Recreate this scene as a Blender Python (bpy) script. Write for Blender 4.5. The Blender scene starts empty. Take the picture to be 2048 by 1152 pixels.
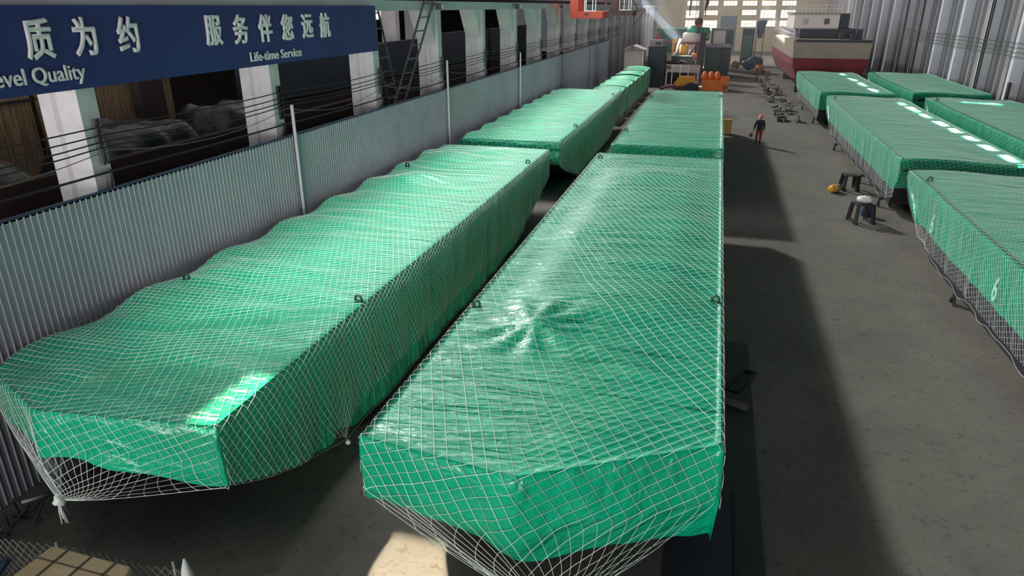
import bpy, bmesh, math, random
from mathutils import Vector, Matrix, noise
random.seed(7)
S = bpy.context.scene
COL = S.collection
PI = math.pi

# ------------------------------------------------------------------ camera, world, lights, exposure
H = 7.8
pitch, yaw = math.radians(21.978), math.radians(15.564)
cam = bpy.data.cameras.new('camera'); cam_o = bpy.data.objects.new('camera', cam); COL.objects.link(cam_o)
cam.sensor_width = 36.0; cam.lens = 36.0 * 1395 / 2048; cam.clip_end = 600
cam_o.location = (0, 0, H)
Fw = Vector((-math.sin(yaw) * math.cos(pitch), math.cos(yaw) * math.cos(pitch), -math.sin(pitch)))
Rt = Vector((math.cos(yaw), math.sin(yaw), 0)); Up = Rt.cross(Fw)
cam_o.rotation_euler = Matrix((Rt, Up, -Fw)).transposed().to_euler()
S.camera = cam_o
S.view_settings.view_transform = 'Standard'; S.view_settings.look = 'None'
S.view_settings.exposure = 0.0; S.view_settings.gamma = 1.0; S.view_settings.use_curve_mapping = False
S.cycles.use_denoising = True
S.cycles.max_bounces = 5; S.cycles.diffuse_bounces = 3; S.cycles.glossy_bounces = 2; S.cycles.transparent_max_bounces = 8
S.cycles.sample_clamp_indirect = 4.0

W = bpy.data.worlds.new('World'); S.world = W; W.use_nodes = True
bg = W.node_tree.nodes['Background']
bg.inputs[0].default_value = (0.80, 0.88, 1.0, 1); bg.inputs[1].default_value = 0.08

def lamp(name, kind, loc, energy, color, direction=None, **kw):
    l = bpy.data.lights.new(name, kind); l.energy = energy; l.color = color
    o = bpy.data.objects.new(name, l); COL.objects.link(o); o.location = loc
    if direction is not None:
        o.rotation_euler = Vector(direction).to_track_quat('-Z', 'Y').to_euler()
    for k, v in kw.items(): setattr(l, k, v)
    return o
lamp('clerestory_daylight', 'SUN', (-20, 30, 25), 3.0, (1.0, 0.97, 0.92), (1.1, -1.27, -1.0), angle=math.radians(3.5))
def strip(name, loc, energy, color, direction, sx, sy, spread=180.0):
    o = lamp(name, 'AREA', loc, energy, color); l = o.data
    l.shape = 'RECTANGLE'; l.size = sx; l.size_y = sy; l.spread = math.radians(spread)
    z = -Vector(direction).normalized(); y = Vector((0, 1, 0)); y = (y - z * y.dot(z)).normalized(); x = y.cross(z)
    o.rotation_euler = Matrix((x, y, z)).transposed().to_euler()
    return o
strip('clerestory_windows', (-10.6, 48, 11.3), 7600, (0.95, 0.98, 1.0), (1, 0, -0.06), 6.6, 100)
dw = lamp('end_doorway_daylight', 'AREA', (-8, -60, 3.6), 42000, (1.0, 0.97, 0.95), (0.0, 1, 0))
dw.data.shape = 'RECTANGLE'; dw.data.size = 56; dw.data.size_y = 6.5
bl = lamp('bay_fill', 'AREA', (-17, 30, 7.9), 700, (1.0, 0.95, 0.9), (0, 0, -1))  # added fill lamp under the closed bay ceiling, lifts the dark heaps
bl.data.shape = 'RECTANGLE'; bl.data.size = 7; bl.data.size_y = 70
strip('left_top_fill', (-7.6, 43.5, 12.9), 1750, (1.0, 0.98, 0.95), (0, 0.03, -1), 2.0, 69, 46)  # added fill lamp to brighten the left pontoon tops, no roof opening modelled
strip('right_side_fill', (18.3, 48, 11.4), 1150, (0.98, 0.98, 1.0), (-1, 0, -0.15), 3.6, 100)  # added neutral fill from the right for fence, banner and column faces
fs = lamp('far_end_fill', 'AREA', (3, 118, 12.8), 3200, (1.0, 0.95, 0.86), (0, 0.7, -1))  # added fill lamp that brightens the far end wall
fs.data.shape = 'RECTANGLE'; fs.data.size = 24; fs.data.size_y = 16
# sun through the narrow roof slit: a broken stripe on the right-hand rows
SL = 0.69
for y, ln, x in ((28.6, 0.9, 10.95), (30.2, 1.5, 10.93), (32.4, 1.6, 10.9), (34.6, 1.5, 10.88), (36.7, 1.4, 10.86), (39.0, 1.7, 10.8), (41.6, 1.6, 10.76), (44.2, 2.2, 10.74), (46.6, 1.0, 10.7),
                 (51.0, 1.2, 10.56), (54, 2.4, 10.5), (58, 2.6, 10.45), (62, 2.8, 10.4), (66, 2.0, 10.3), (27.5, 0.8, 10.3)):
    strip('roof_slit_sun', (x - SL * 10, y, 12.6), 36 * ln, (1.0, 0.96, 0.86), (SL, 0.0, -1), 0.16, ln * 0.86, 1.3)
strip('roof_slit_sun', (15.1 - SL * 10, 49.4 - 2.0, 12.6), 30, (1.0, 0.96, 0.86), (SL, 0.0, -1), 1.6, 0.5, 2.0)
# sun through a gap near the camera, and hatches far down the hall
strip('roof_gap_sun', (-3.68 - SL * 12.3, 6.3, 12.3), 105, (1.0, 0.86, 0.64), (SL, -0.0, -1), 1.5, 3.4, 1.5)
strip('roof_hatch_sun', (-4.0 - SL * 8, 82, 12.3), 300, (1.0, 0.92, 0.78), (SL, -0.1, -1), 0.8, 5, 6.0)
strip('roof_hatch_sun', (6.72 - SL * 8, 86, 12.9), 520, (1.0, 0.92, 0.78), (SL, -0.05, -1), 0.5, 10, 4.0)

# ------------------------------------------------------------------ helpers
def lin(c):
    c = c / 255.0
    return c / 12.92 if c <= 0.04045 else ((c + 0.055) / 1.055) ** 2.4
def rgb(r, g, b): return (lin(r), lin(g), lin(b), 1)
MATS = {}
def mat(name, c, rough=0.6, metal=0.0, c2=None, nscale=3.0, bump=0.0, bscale=20.0, spec=0.5, emit=None, es=1.0, stretch=None):
    m = bpy.data.materials.new(name); m.use_nodes = True
    nt = m.node_tree; p = nt.nodes['Principled BSDF']
    p.inputs['Base Color'].default_value = rgb(*c); p.inputs['Roughness'].default_value = rough
    p.inputs['Metallic'].default_value = metal; p.inputs['Specular IOR Level'].default_value = spec
    tc = nt.nodes.new('ShaderNodeTexCoord'); mp = nt.nodes.new('ShaderNodeMapping')
    nt.links.new(tc.outputs['Object'], mp.inputs[0])
    if stretch: mp.inputs['Scale'].default_value = stretch
    if c2:
        n = nt.nodes.new('ShaderNodeTexNoise'); n.inputs['Scale'].default_value = nscale; n.inputs['Detail'].default_value = 6
        n.inputs['Roughness'].default_value = 0.65
        r = nt.nodes.new('ShaderNodeValToRGB'); r.color_ramp.elements[0].color = rgb(*c); r.color_ramp.elements[1].color = rgb(*c2)
        r.color_ramp.elements[0].position = 0.35; r.color_ramp.elements[1].position = 0.68
        nt.links.new(mp.outputs[0], n.inputs['Vector']); nt.links.new(n.outputs[0], r.inputs[0]); nt.links.new(r.outputs[0], p.inputs['Base Color'])
    if bump:
        n = nt.nodes.new('ShaderNodeTexNoise'); n.inputs['Scale'].default_value = bscale; n.inputs['Detail'].default_value = 4
        b = nt.nodes.new('ShaderNodeBump'); b.inputs['Strength'].default_value = bump; b.inputs['Distance'].default_value = 0.05
        nt.links.new(mp.outputs[0], n.inputs['Vector']); nt.links.new(n.outputs[0], b.inputs['Height']); nt.links.new(b.outputs[0], p.inputs['Normal'])
    if emit:
        p.inputs['Emission Color'].default_value = rgb(*emit); p.inputs['Emission Strength'].default_value = es
    MATS[name] = m
    return m

def tarp_material():
    m = bpy.data.materials.new('green_tarpaulin'); m.use_nodes = True
    nt = m.node_tree; N = nt.nodes; L = nt.links; p = N['Principled BSDF']
    tc = N.new('ShaderNodeTexCoord')
    n = N.new('ShaderNodeTexNoise'); n.inputs['Scale'].default_value = 0.9; n.inputs['Detail'].default_value = 5
    r = N.new('ShaderNodeValToRGB')
    r.color_ramp.elements[0].color = rgb(0, 148, 108); r.color_ramp.elements[1].color = rgb(2, 164, 122)
    r.color_ramp.elements[0].position = 0.3; r.color_ramp.elements[1].position = 0.7
    L.new(tc.outputs['Object'], n.inputs['Vector']); L.new(n.outputs[0], r.inputs[0]); L.new(r.outputs[0], p.inputs['Base Color'])
    p.inputs['Roughness'].default_value = 0.42; p.inputs['Specular IOR Level'].default_value = 0.2; p.inputs['Coat Weight'].default_value = 0.75; p.inputs['Coat Roughness'].default_value = 0.22
    # long folds running across the top, plus crumple
    mp = N.new('ShaderNodeMapping'); mp.inputs['Scale'].default_value = (0.45, 3.2, 1.2); mp.inputs['Rotation'].default_value = (0, 0, 0.12)
    L.new(tc.outputs['Object'], mp.inputs[0])
    n1 = N.new('ShaderNodeTexNoise'); n1.inputs['Scale'].default_value = 1.3; n1.inputs['Detail'].default_value = 4; n1.inputs['Distortion'].default_value = 0.6
    L.new(mp.outputs[0], n1.inputs['Vector'])
    n2 = N.new('ShaderNodeTexNoise'); n2.inputs['Scale'].default_value = 6.0; n2.inputs['Detail'].default_value = 5; n2.inputs['Distortion'].default_value = 1.2
    L.new(tc.outputs['Object'], n2.inputs['Vector'])
    b1 = N.new('ShaderNodeBump'); b1.inputs['Strength'].default_value = 0.75; b1.inputs['Distance'].default_value = 0.22
    b2 = N.new('ShaderNodeBump'); b2.inputs['Strength'].default_value = 0.22; b2.inputs['Distance'].default_value = 0.04
    L.new(n1.outputs[0], b1.inputs['Height']); L.new(n2.outputs[0], b2.inputs['Height']); L.new(b1.outputs[0], b2.inputs['Normal']); L.new(b2.outputs[0], p.inputs['Normal']); L.new(b2.outputs[0], p.inputs['Coat Normal'])
    MATS['tarp'] = m
tarp_material()

def floor_material():
    m = bpy.data.materials.new('concrete_floor'); m.use_nodes = True
    nt = m.node_tree; N = nt.nodes; L = nt.links; p = N['Principled BSDF']
    tc = N.new('ShaderNodeTexCoord')
    def noise_(s, d, dist=0.0, vec=None):
        n = N.new('ShaderNodeTexNoise'); n.inputs['Scale'].default_value = s; n.inputs['Detail'].default_value = d; n.inputs['Distortion'].default_value = dist
        n.inputs['Roughness'].default_value = 0.68
        L.new(vec or tc.outputs['Object'], n.inputs['Vector']); return n
    mp = N.new('ShaderNodeMapping'); mp.inputs['Scale'].default_value = (0.5, 0.07, 1); L.new(tc.outputs['Object'], mp.inputs[0])
    a = noise_(0.5, 9, 0.4); b = noise_(1.2, 6, 1.0, mp.outputs[0]); c = noise_(7, 6, 0.8)
    r = N.new('ShaderNodeValToRGB'); e = r.color_ramp.elements
    e[0].color = rgb(78, 76, 72); e[0].position = 0.30; e[1].color = rgb(118, 114, 104); e[1].position = 0.72
    L.new(a.outputs[0], r.inputs[0])
    r2 = N.new('ShaderNodeValToRGB'); r2.color_ramp.elements[0].color = rgb(98, 92, 80); r2.color_ramp.elements[1].color = rgb(112, 112, 110)
    L.new(b.outputs[0], r2.inputs[0])
    mx = N.new('ShaderNodeMixRGB'); mx.inputs[0].default_value = 0.5; L.new(r.outputs[0], mx.inputs[1]); L.new(r2.outputs[0], mx.inputs[2])
    r3 = N.new('ShaderNodeValToRGB'); r3.color_ramp.elements[0].color = (0.42, 0.40, 0.37, 1); r3.color_ramp.elements[1].color = (1, 1, 1, 1)
    r3.color_ramp.elements[0].position = 0.30; r3.color_ramp.elements[1].position = 0.46
    L.new(c.outputs[0], r3.inputs[0])
    mx2 = N.new('ShaderNodeMixRGB'); mx2.blend_type = 'MULTIPLY'; mx2.inputs[0].default_value = 0.7
    L.new(mx.outputs[0], mx2.inputs[1]); L.new(r3.outputs[0], mx2.inputs[2]); L.new(mx2.outputs[0], p.inputs['Base Color'])
    p.inputs['Roughness'].default_value = 0.85; p.inputs['Specular IOR Level'].default_value = 0.2
    bp = N.new('ShaderNodeBump'); bp.inputs['Strength'].default_value = 0.35; bp.inputs['Distance'].default_value = 0.02
    L.new(c.outputs[0], bp.inputs['Height']); L.new(bp.outputs[0], p.inputs['Normal'])
    MATS['floor'] = m
floor_material()

mat('net', (206, 216, 210), 0.7)
mat('hull', (24, 23, 32), 0.5, c2=(40, 36, 44), nscale=2)
mat('lug', (14, 70, 52), 0.5)
mat('chalk', (150, 205, 185), 0.9)
mat('concrete_white', (214, 212, 214), 0.85, c2=(190, 188, 190), nscale=1.2, bump=0.1)
mat('beam_white', (196, 200, 204), 0.85, c2=(180, 182, 188), nscale=0.6)
mat('fence', (164, 162, 172), 0.45, 0.15, c2=(146, 146, 156), nscale=0.4)
mat('fence_post', (112, 124, 132), 0.5, 0.3)
mat('white_pipe', (200, 200, 202), 0.5)
mat('black_cable', (26, 28, 34), 0.6)
mat('grey_cable', (120, 116, 112), 0.6)
mat('blue_pipe', (36, 52, 92), 0.5)
mat('rust', (58, 42, 36), 0.9, c2=(40, 32, 30), nscale=1.0)
mat('banner', (28, 48, 118), 0.55, c2=(24, 42, 108), nscale=0.4)
mat('letter', (244, 238, 240), 0.6)
mat('steel_grey', (104, 100, 104), 0.5, 0.4)
mat('black_steel', (24, 24, 26), 0.6, c2=(36, 34, 34), nscale=5)
mat('floodlight', (70, 72, 74), 0.5)
mat('glass_lamp', (210, 214, 216), 0.2)
mat('bamboo', (150, 124, 96), 0.9, c2=(72, 58, 46), nscale=2.2, stretch=(1, 7, 0.35))
mat('black_plastic', (24, 28, 32), 0.32, c2=(34, 40, 46), nscale=1.2, bump=0.7, bscale=2.6)
mat('bay_floor', (52, 42, 36), 0.95, c2=(36, 30, 28), nscale=0.8)
mat('navy_sheet', (24, 36, 50), 0.6, c2=(32, 44, 60), nscale=0.6)
mat('dark_brown', (50, 38, 34), 0.9, c2=(38, 30, 30), nscale=0.7)
mat('wall_sheet', (148, 146, 150), 0.55, 0.1, c2=(122, 118, 124), nscale=0.5, stretch=(1, 1, 0.15))
mat('end_wall', (206, 190, 160), 0.9, c2=(190, 174, 146), nscale=0.3, emit=None)
mat('window', (240, 235, 220), 0.3, emit=(255, 246, 224), es=1.6)
mat('blue_door', (84, 104, 124), 0.6)
mat('green_paint', (46, 132, 104), 0.45, c2=(30, 100, 80), nscale=1)
mat('pale_green', (150, 196, 170), 0.5)
mat('dark_green', (36, 58, 52), 0.6)
mat('cabinet', (176, 160, 158), 0.6)
mat('cabinet_trim', (120, 108, 108), 0.6)
mat('container', (28, 46, 58), 0.6, c2=(22, 36, 48), nscale=1)
mat('tank', (190, 186, 180), 0.5)
mat('red_steel', (150, 46, 40), 0.6)
mat('purple_red', (112, 52, 66), 0.6)
mat('yellow', (214, 150, 44), 0.5)
mat('orange', (222, 110, 26), 0.5, c2=(196, 96, 26), nscale=1.5)
mat('crane_red', (170, 62, 44), 0.6)
mat('crane_dark', (70, 44, 44), 0.6)
mat('white_steel', (214, 210, 212), 0.5)
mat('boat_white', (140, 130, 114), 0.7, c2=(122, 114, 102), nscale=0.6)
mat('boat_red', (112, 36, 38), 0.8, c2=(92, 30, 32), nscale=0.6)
mat('boat_dark', (34, 36, 48), 0.6)
mat('boat_cabin', (206, 196, 188), 0.6)
mat('dark_glass', (24, 26, 32), 0.15)
mat('scrap', (78, 74, 72), 0.7, 0.2, c2=(50, 46, 46), nscale=2)
mat('kraft', (186, 158, 122), 0.6, c2=(166, 138, 104), nscale=1.5, bump=0.3, bscale=6)
mat('strap', (78, 64, 50), 0.6)
mat('galv', (150, 150, 146), 0.5, 0.4)
mat('white_bag', (206, 208, 204), 0.8)
mat('floor_plate', (48, 56, 56), 0.6, 0.2, c2=(38, 44, 48), nscale=0.8)
mat('pit_plate', (42, 50, 60), 0.6, 0.2)
mat('crate_green', (96, 176, 138), 0.4, c2=(70, 150, 116), nscale=1.2)
mat('skin', (150, 100, 80), 0.7)
mat('jacket', (18, 20, 34), 0.85)
mat('trousers', (122, 46, 30), 0.85)
mat('boot', (30, 26, 26), 0.8)
mat('helmet', (200, 84, 60), 0.4)
mat('yellow_box', (190, 150, 84), 0.7)
mat('bucket_blue', (36, 60, 96), 0.5)

ORG = {}
def props(o, label=None, cat=None, group=None, kind=None):
    if label: o['label'] = label
    if cat: o['category'] = cat
    if group: o['group'] = group
    if kind: o['kind'] = kind
    return o
def thing(name, loc, label, cat, group=None, kind=None):
    o = bpy.data.objects.new(name, None); COL.objects.link(o); o.location = loc; o.empty_display_size = 0.2
    ORG[o.name] = Vector(loc)
    return props(o, label, cat, group, kind)

class MB:
    """collects shapes in world coordinates; build() links them as one mesh object"""
    def __init__(self): self.v = []; self.f = []; self.sm = []
    def add(self, vs, fs, smooth=False):
        n = len(self.v); self.v += [tuple(x) for x in vs]; self.f += [tuple(n + i for i in f) for f in fs]; self.sm += [smooth] * len(fs); return self
    def box(self, x0, x1, y0, y1, z0, z1):
        return self.add([(x0, y0, z0), (x1, y0, z0), (x1, y1, z0), (x0, y1, z0), (x0, y0, z1), (x1, y0, z1), (x1, y1, z1), (x0, y1, z1)],
                        [(0, 3, 2, 1), (4, 5, 6, 7), (0, 1, 5, 4), (1, 2, 6, 5), (2, 3, 7, 6), (3, 0, 4, 7)])
    def bar(self, a, b, w, h=None):
        a, b = Vector(a), Vector(b); h = h or w; d = (b - a).normalized()
        u = d.cross(Vector((0, 0, 1)));  u = Vector((1, 0, 0)) if u.length < 1e-4 else u.normalized()
        t = u.cross(d); vs = []
        for p in (a, b):
            for su, st in ((-1, -1), (1, -1), (1, 1), (-1, 1)): vs.append(p + u * su * w / 2 + t * st * h / 2)
        return self.add(vs, [(0, 1, 2, 3), (7, 6, 5, 4), (0, 4, 5, 1), (1, 5, 6, 2), (2, 6, 7, 3), (3, 7, 4, 0)])
    def tube(self, pts, r, n=6, cap=True, closed=False):
        pts = [Vector(p) for p in pts]; m = len(pts); vs = []; fs = []
        rr = r if isinstance(r, (list, tuple)) else [r] * m
        pu = None
        for i, p in enumerate(pts):
            d = (pts[(i + 1) % m] - pts[i - 1]) if closed else (pts[min(i + 1, m - 1)] - pts[max(i - 1, 0)])
            if d.length < 1e-7: d = Vector((0, 0, 1))
            d.normalize()
            if pu is None or (pu - d * pu.dot(d)).length < 1e-3:
                u = d.orthogonal().normalized()
            else: u = (pu - d * pu.dot(d)).normalized()
            pu = u; t = d.cross(u)
            for k in range(n):
                a = 2 * PI * k / n; vs.append(p + (u * math.cos(a) + t * math.sin(a)) * rr[i])
        for i in range(m if closed else m - 1):
            j = (i + 1) % m
            for k in range(n):
                fs.append((i * n + k, i * n + (k + 1) % n, j * n + (k + 1) % n, j * n + k))
        if cap and not closed:
            fs.append(tuple(range(n - 1, -1, -1))); fs.append(tuple((m - 1) * n + k for k in range(n)))
        return self.add(vs, fs, n > 4)
    def lathe(self, c, prof, n=16, axis='z'):
        vs = []; fs = []; m = len(prof); c = Vector(c)
        for r, h in prof:
            for k in range(n):
                a = 2 * PI * k / n; x, y = r * math.cos(a), r * math.sin(a)
                vs.append(c + (Vector((x, y, h)) if axis == 'z' else Vector((x, h, y)) if axis == 'y' else Vector((h, x, y))))
        for i in range(m - 1):
            for k in range(n): fs.append((i * n + k, i * n + (k + 1) % n, (i + 1) * n + (k + 1) % n, (i + 1) * n + k))
        fs.append(tuple(range(n - 1, -1, -1))); fs.append(tuple((m - 1) * n + k for k in range(n)))
        return self.add(vs, fs, True)
    def prism(self, poly, axis, a, b):
        n = len(poly)
        def P(q, t): return (t, q[0], q[1]) if axis == 'x' else (q[0], t, q[1]) if axis == 'y' else (q[0], q[1], t)
        vs = [P(q, a) for q in poly] + [P(q, b) for q in poly]
        fs = [tuple(range(n)), tuple(range(2 * n - 1, n - 1, -1))] + [(i, n + i, n + (i + 1) % n, (i + 1) % n) for i in range(n)]
        return self.add(vs, fs)
    def blob(self, c, r, n=10, amp=0.15, seed=0, squash=(1, 1, 1), freq=2.0):
        c = Vector(c); vs = []; fs = []
        for i in range(n + 1):
            th = PI * i / n
            for k in range(2 * n):
                ph = PI * k / n; d = Vector((math.sin(th) * math.cos(ph), math.sin(th) * math.sin(ph), math.cos(th)))
                q = d * (1 + amp * noise.noise(d * freq + Vector((seed, seed * 2, 0)))) * r
                vs.append(c + Vector((q.x * squash[0], q.y * squash[1], q.z * squash[2])))
        w = 2 * n
        for i in range(n):
            for k in range(w): fs.append((i * w + k, i * w + (k + 1) % w, (i + 1) * w + (k + 1) % w, (i + 1) * w + k))
        return self.add(vs, fs, True)
    def build(self, name, m, parent=None, fix=True, bevel=0.0):
        me = bpy.data.meshes.new(name); off = Vector((0, 0, 0))
        if parent is not None: off = ORG[parent.name]
        vs = [(x[0] - off.x, x[1] - off.y, x[2] - off.z) for x in self.v]
        own = Vector((0, 0, 0))
        if parent is None:
            xs = list(zip(*vs)); own = Vector(((min(xs[0]) + max(xs[0])) / 2, (min(xs[1]) + max(xs[1])) / 2, min(xs[2])))
            vs = [(x[0] - own.x, x[1] - own.y, x[2] - own.z) for x in vs]
        me.from_pydata(vs, [], self.f)
        me.polygons.foreach_set('use_smooth', self.sm)
        if fix:
            b = bmesh.new(); b.from_mesh(me); bmesh.ops.recalc_face_normals(b, faces=b.faces); b.to_mesh(me); b.free()
        me.materials.append(MATS[m] if isinstance(m, str) else m)
        o = bpy.data.objects.new(name, me); COL.objects.link(o); o.location = own
        if parent is not None: o.parent = parent
        ORG[o.name] = off if parent is not None else own
        if bevel:
            bv = o.modifiers.new('bevel', 'BEVEL'); bv.width = bevel; bv.segments = 2; bv.limit_method = 'ANGLE'
        return o
def solo(mb, name, m, label, cat, group=None, kind=None, bevel=0.0):
    return props(mb.build(name, m, None, bevel=bevel), label, cat, group, kind)
def struct(mb, name, m): return props(mb.build(name, m), kind='structure')
def dup(root, d, label=None):
    """a copy of a thing with copies of its parts and sub-parts, moved by d"""
    def cp(o, par):
        c = o.copy(); COL.objects.link(c); ORG[c.name] = ORG.get(o.name, Vector()) + Vector(d)
        if par is not None: c.parent = par
        for ch in [x for x in bpy.data.objects if x.parent == o]: cp(ch, c)
        return c
    r = cp(root, None); r.location = Vector(root.location) + Vector(d)
    if label: r['label'] = label
    return r
ORD = ['first', 'second', 'third', 'fourth', 'fifth', 'sixth', 'seventh', 'eighth', 'ninth', 'tenth', 'eleventh', 'twelfth',
       'thirteenth', 'fourteenth', 'fifteenth', 'sixteenth', 'seventeenth', 'eighteenth', 'nineteenth', 'twentieth']

def sm(t): t = min(1, max(0, t)); return t * t * (3 - 2 * t)
def text_part(name, body, size, at, par, m, bold=0.02, sx=1.0, facing='x', align='CENTER', depth=0.012, vcentre=True, space=1.0):
    c = bpy.data.curves.new(name, 'FONT'); c.body = body; c.size = size; c.bevel_depth = bold; c.bevel_resolution = 0; c.extrude = depth; c.align_x = align; c.resolution_u = 3; c.space_character = space
    t = bpy.data.objects.new(name, c); COL.objects.link(t)
    dg = bpy.context.evaluated_depsgraph_get(); me = bpy.data.meshes.new_from_object(t.evaluated_get(dg))
    bpy.data.objects.remove(t); bpy.data.curves.remove(c)
    ys = [v.co.y for v in me.vertices]; cy = (min(ys) + max(ys)) / 2 if vcentre else 0
    off = ORG[par.name]
    for v in me.vertices:
        x, y, z = v.co.x * sx, v.co.y - cy, v.co.z
        q = Vector((at[0] + z, at[1] + x, at[2] + y)) if facing == 'x' else Vector((at[0] - z, at[1] - x, at[2] + y))
        v.co = q - off
    me.materials.append(MATS[m]); o = bpy.data.objects.new(name, me); COL.objects.link(o); o.parent = par; ORG[o.name] = off
    return o

# ------------------------------------------------------------------ the setting
YN, YF = -62.0, 145.0
XL, XR = -11.1, 18.7
struct(MB().box(-11.6, 19.2, YN, YF + 1, -0.4, 0.0), 'floor', 'floor')
struct(MB().box(-42, -11.6, YN, YF + 1, -0.4, 0.0), 'floor', 'bay_floor')
# roof of the low side bay on the left
struct(MB().box(-42, -11.3, 0, YF, 8.0, 8.15), 'ceiling', 'dark_brown')
# beam over the columns, with bracket haunches
b = MB().box(-12.0, -11.12, 0, YF, 7.66, 8.0)
struct(b, 'trim_1', 'beam_white')

# right wall: ribbed sheet
b = MB()
vs = []; y = 0.0; k = 0
while y < YF:
    for dy, dx in ((0, 0), (0.85, 0), (0.93, -0.2), (1.2, -0.2), (1.28, 0)):
        vs.append((XR + dx, y + dy))
    y += 1.5
n = len(vs)
b.add([(x, y, 0) for x, y in vs] + [(x, y, 10.0) for x, y in vs], [(i, i + 1, n + i + 1, n + i) for i in range(n - 1)])
struct(b, 'wall_right', 'wall_sheet')

# far end wall with window openings and daylight panes
EY = YF
wins = [(-6.2, -4.05, 7.97, 8.75), (-3.03, -0.65, 7.97, 8.75), (0.37, 2.74, 7.97, 8.75), (3.74, 6.25, 7.97, 8.75), (7.12, 9.54, 7.97, 8.75), (10.6, 13.0, 7.97, 8.75),
        (-6.3, -3.9, 5.8, 7.1), (-2.98, -0.56, 6.33, 7.11), (3.8, 6.28, 6.35, 7.2), (7.05, 9.66, 5.85, 7.2), (10.6, 13.0, 5.85, 7.2),
        (-6.3, -3.9, 4.2, 5.37), (-3.05, -0.51, 3.6, 5.37), (3.84, 6.53, 4.3, 5.39), (7.28, 9.8, 4.4, 5.41), (10.6, 13.0, 4.4, 5.41)]
xs = sorted({-11.6, 19.2} | {w[0] for w in wins} | {w[1] for w in wins}); zs = sorted({0, 11} | {w[2] for w in wins} | {w[3] for w in wins})
b = MB()
for i in range(len(xs) - 1):
    for j in range(len(zs) - 1):
        cx, cz = (xs[i] + xs[i + 1]) / 2, (zs[j] + zs[j + 1]) / 2
        if not any(w[0] < cx < w[1] and w[2] < cz < w[3] for w in wins):
            b.box(xs[i], xs[i + 1], EY, EY + 0.4, zs[j], zs[j + 1])
for px in (-7.0, -3.45, -0.1, 3.3, 6.7, 10.2): b.box(px - 0.22, px + 0.22, EY - 0.25, EY, 0, 10.5)
struct(b, 'wall_far', 'end_wall')
for i, (x0, x1, z0, z1) in enumerate(wins):
    o = struct(MB().box(x0, x1, EY + 0.2, EY + 0.24, z0, z1), 'window_%d' % (i + 1), 'window')
    f = MB(); nn = 4
    for q in range(1, nn): xx = x0 + (x1 - x0) * q / nn; f.box(xx - 0.04, xx + 0.04, EY + 0.12, EY + 0.19, z0, z1)
    f.box(x0, x1, EY + 0.12, EY + 0.19, (z0 + z1) / 2 - 0.03, (z0 + z1) / 2 + 0.03)
    f.build('window_frame', 'end_wall', o)
d = MB().box(0.18, 3.05, EY - 0.32, EY - 0.26, 0, 6.16)
for q in range(1, 12): d.box(0.18, 3.05, EY - 0.36, EY - 0.32, q * 0.5, q * 0.5 + 0.05)
struct(d, 'door_1', 'blue_door')

# left columns
for k in range(0, 21):
    y0 = 10.43 + 6.02 * k
    t = thing('concrete_column', (-11.55, y0 + 0.2, 0), 'white concrete column behind the grey fence, %s along the row counted from under the banner' % (ORD[k] if k < 20 else 'last'), 'column', 'white columns behind the fence', 'thing')
    c = MB()
    # I-shaped section: flanges and recessed web on the near and far face
    c.prism([(-12.0, y0), (-11.72, y0), (-11.66, y0 + 0.07), (-11.5, y0 + 0.07), (-11.44, y0), (-11.1, y0), (-11.1, y0 + 0.42), (-12.0, y0 + 0.42)], 'z', 0, 7.66)
    c.build('shaft', 'concrete_white', t)
    h = MB().prism([(y0 - 0.95, 7.66), (y0, 7.66), (y0, 6.35)], 'x', -11.95, -11.2)
    h.build('haunch', 'concrete_white', t)
    if k < 13:
        r = MB()
        for zz in (5.35, 5.45, 5.57, 5.72): r.lathe((-10.98, y0 + 0.28, zz - 0.03), [(0.03, 0), (0.045, 0.02), (0.03, 0.06)], 8)
        r.bar((-11.06, y0 + 0.22, 5.0), (-11.06, y0 + 0.22, 5.85), 0.05); r.bar((-11.06, y0 + 0.34, 5.0), (-11.06, y0 + 0.34, 5.85), 0.05)
        r.bar((-11.06, y0 + 0.22, 5.02), (-11.06, y0 + 0.34, 5.02), 0.05)
        r.bar((-11.06, y0 + 0.28, 4.5), (-11.0, y0 + 0.28, 4.9), 0.06)
        r.build('cable_bracket', 'steel_grey' if k != 1 else 'black_steel', t)

# right columns
for k in range(0, 16):
    y0 = 28 + 6.02 * k
    t = thing('concrete_column', (XR - 0.45, y0 + 0.2, 0), 'pale concrete column on the right-hand ribbed wall, %s counted from the near end' % ORD[k], 'column', 'columns on the right wall', 'thing')
    MB().prism([(XR - 0.22, y0), (XR - 0.9, y0), (XR - 0.9, y0 + 0.45), (XR - 0.22, y0 + 0.45)], 'z', 0, 10).build('shaft', 'beam_white', t)
    tr = MB(); x, yy = XR - 0.95, y0 - 0.5
    if k in (3, 5, 8, 9):
        tr.bar((x, yy, 1.0), (x, yy, 9.5), 0.08); tr.bar((x, yy + 0.45, 1.0), (x, yy + 0.45, 9.5), 0.08)
        for q in range(28): tr.bar((x, yy, 1.2 + q * 0.3), (x, yy + 0.45, 1.2 + q * 0.3), 0.06)
        lt = thing('steel_ladder', (x, yy, 0), 'dark steel ladder fixed beside the %s column of the right-hand wall' % ORD[k], 'ladder', 'ladders on the right wall')
        tr.build('rungs_and_rails', 'black_steel', lt)
    elif k in (1, 2, 4):
        tr.box(x - 0.05, x + 0.1, yy, yy + 0.3, 0.0, 4.6 if k < 4 else 3.4)
        solo(tr, 'cable_duct', 'black_steel', 'dark vertical cable duct beside the %s column of the right-hand wall' % ORD[k], 'duct', 'cable ducts on the right wall')

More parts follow.
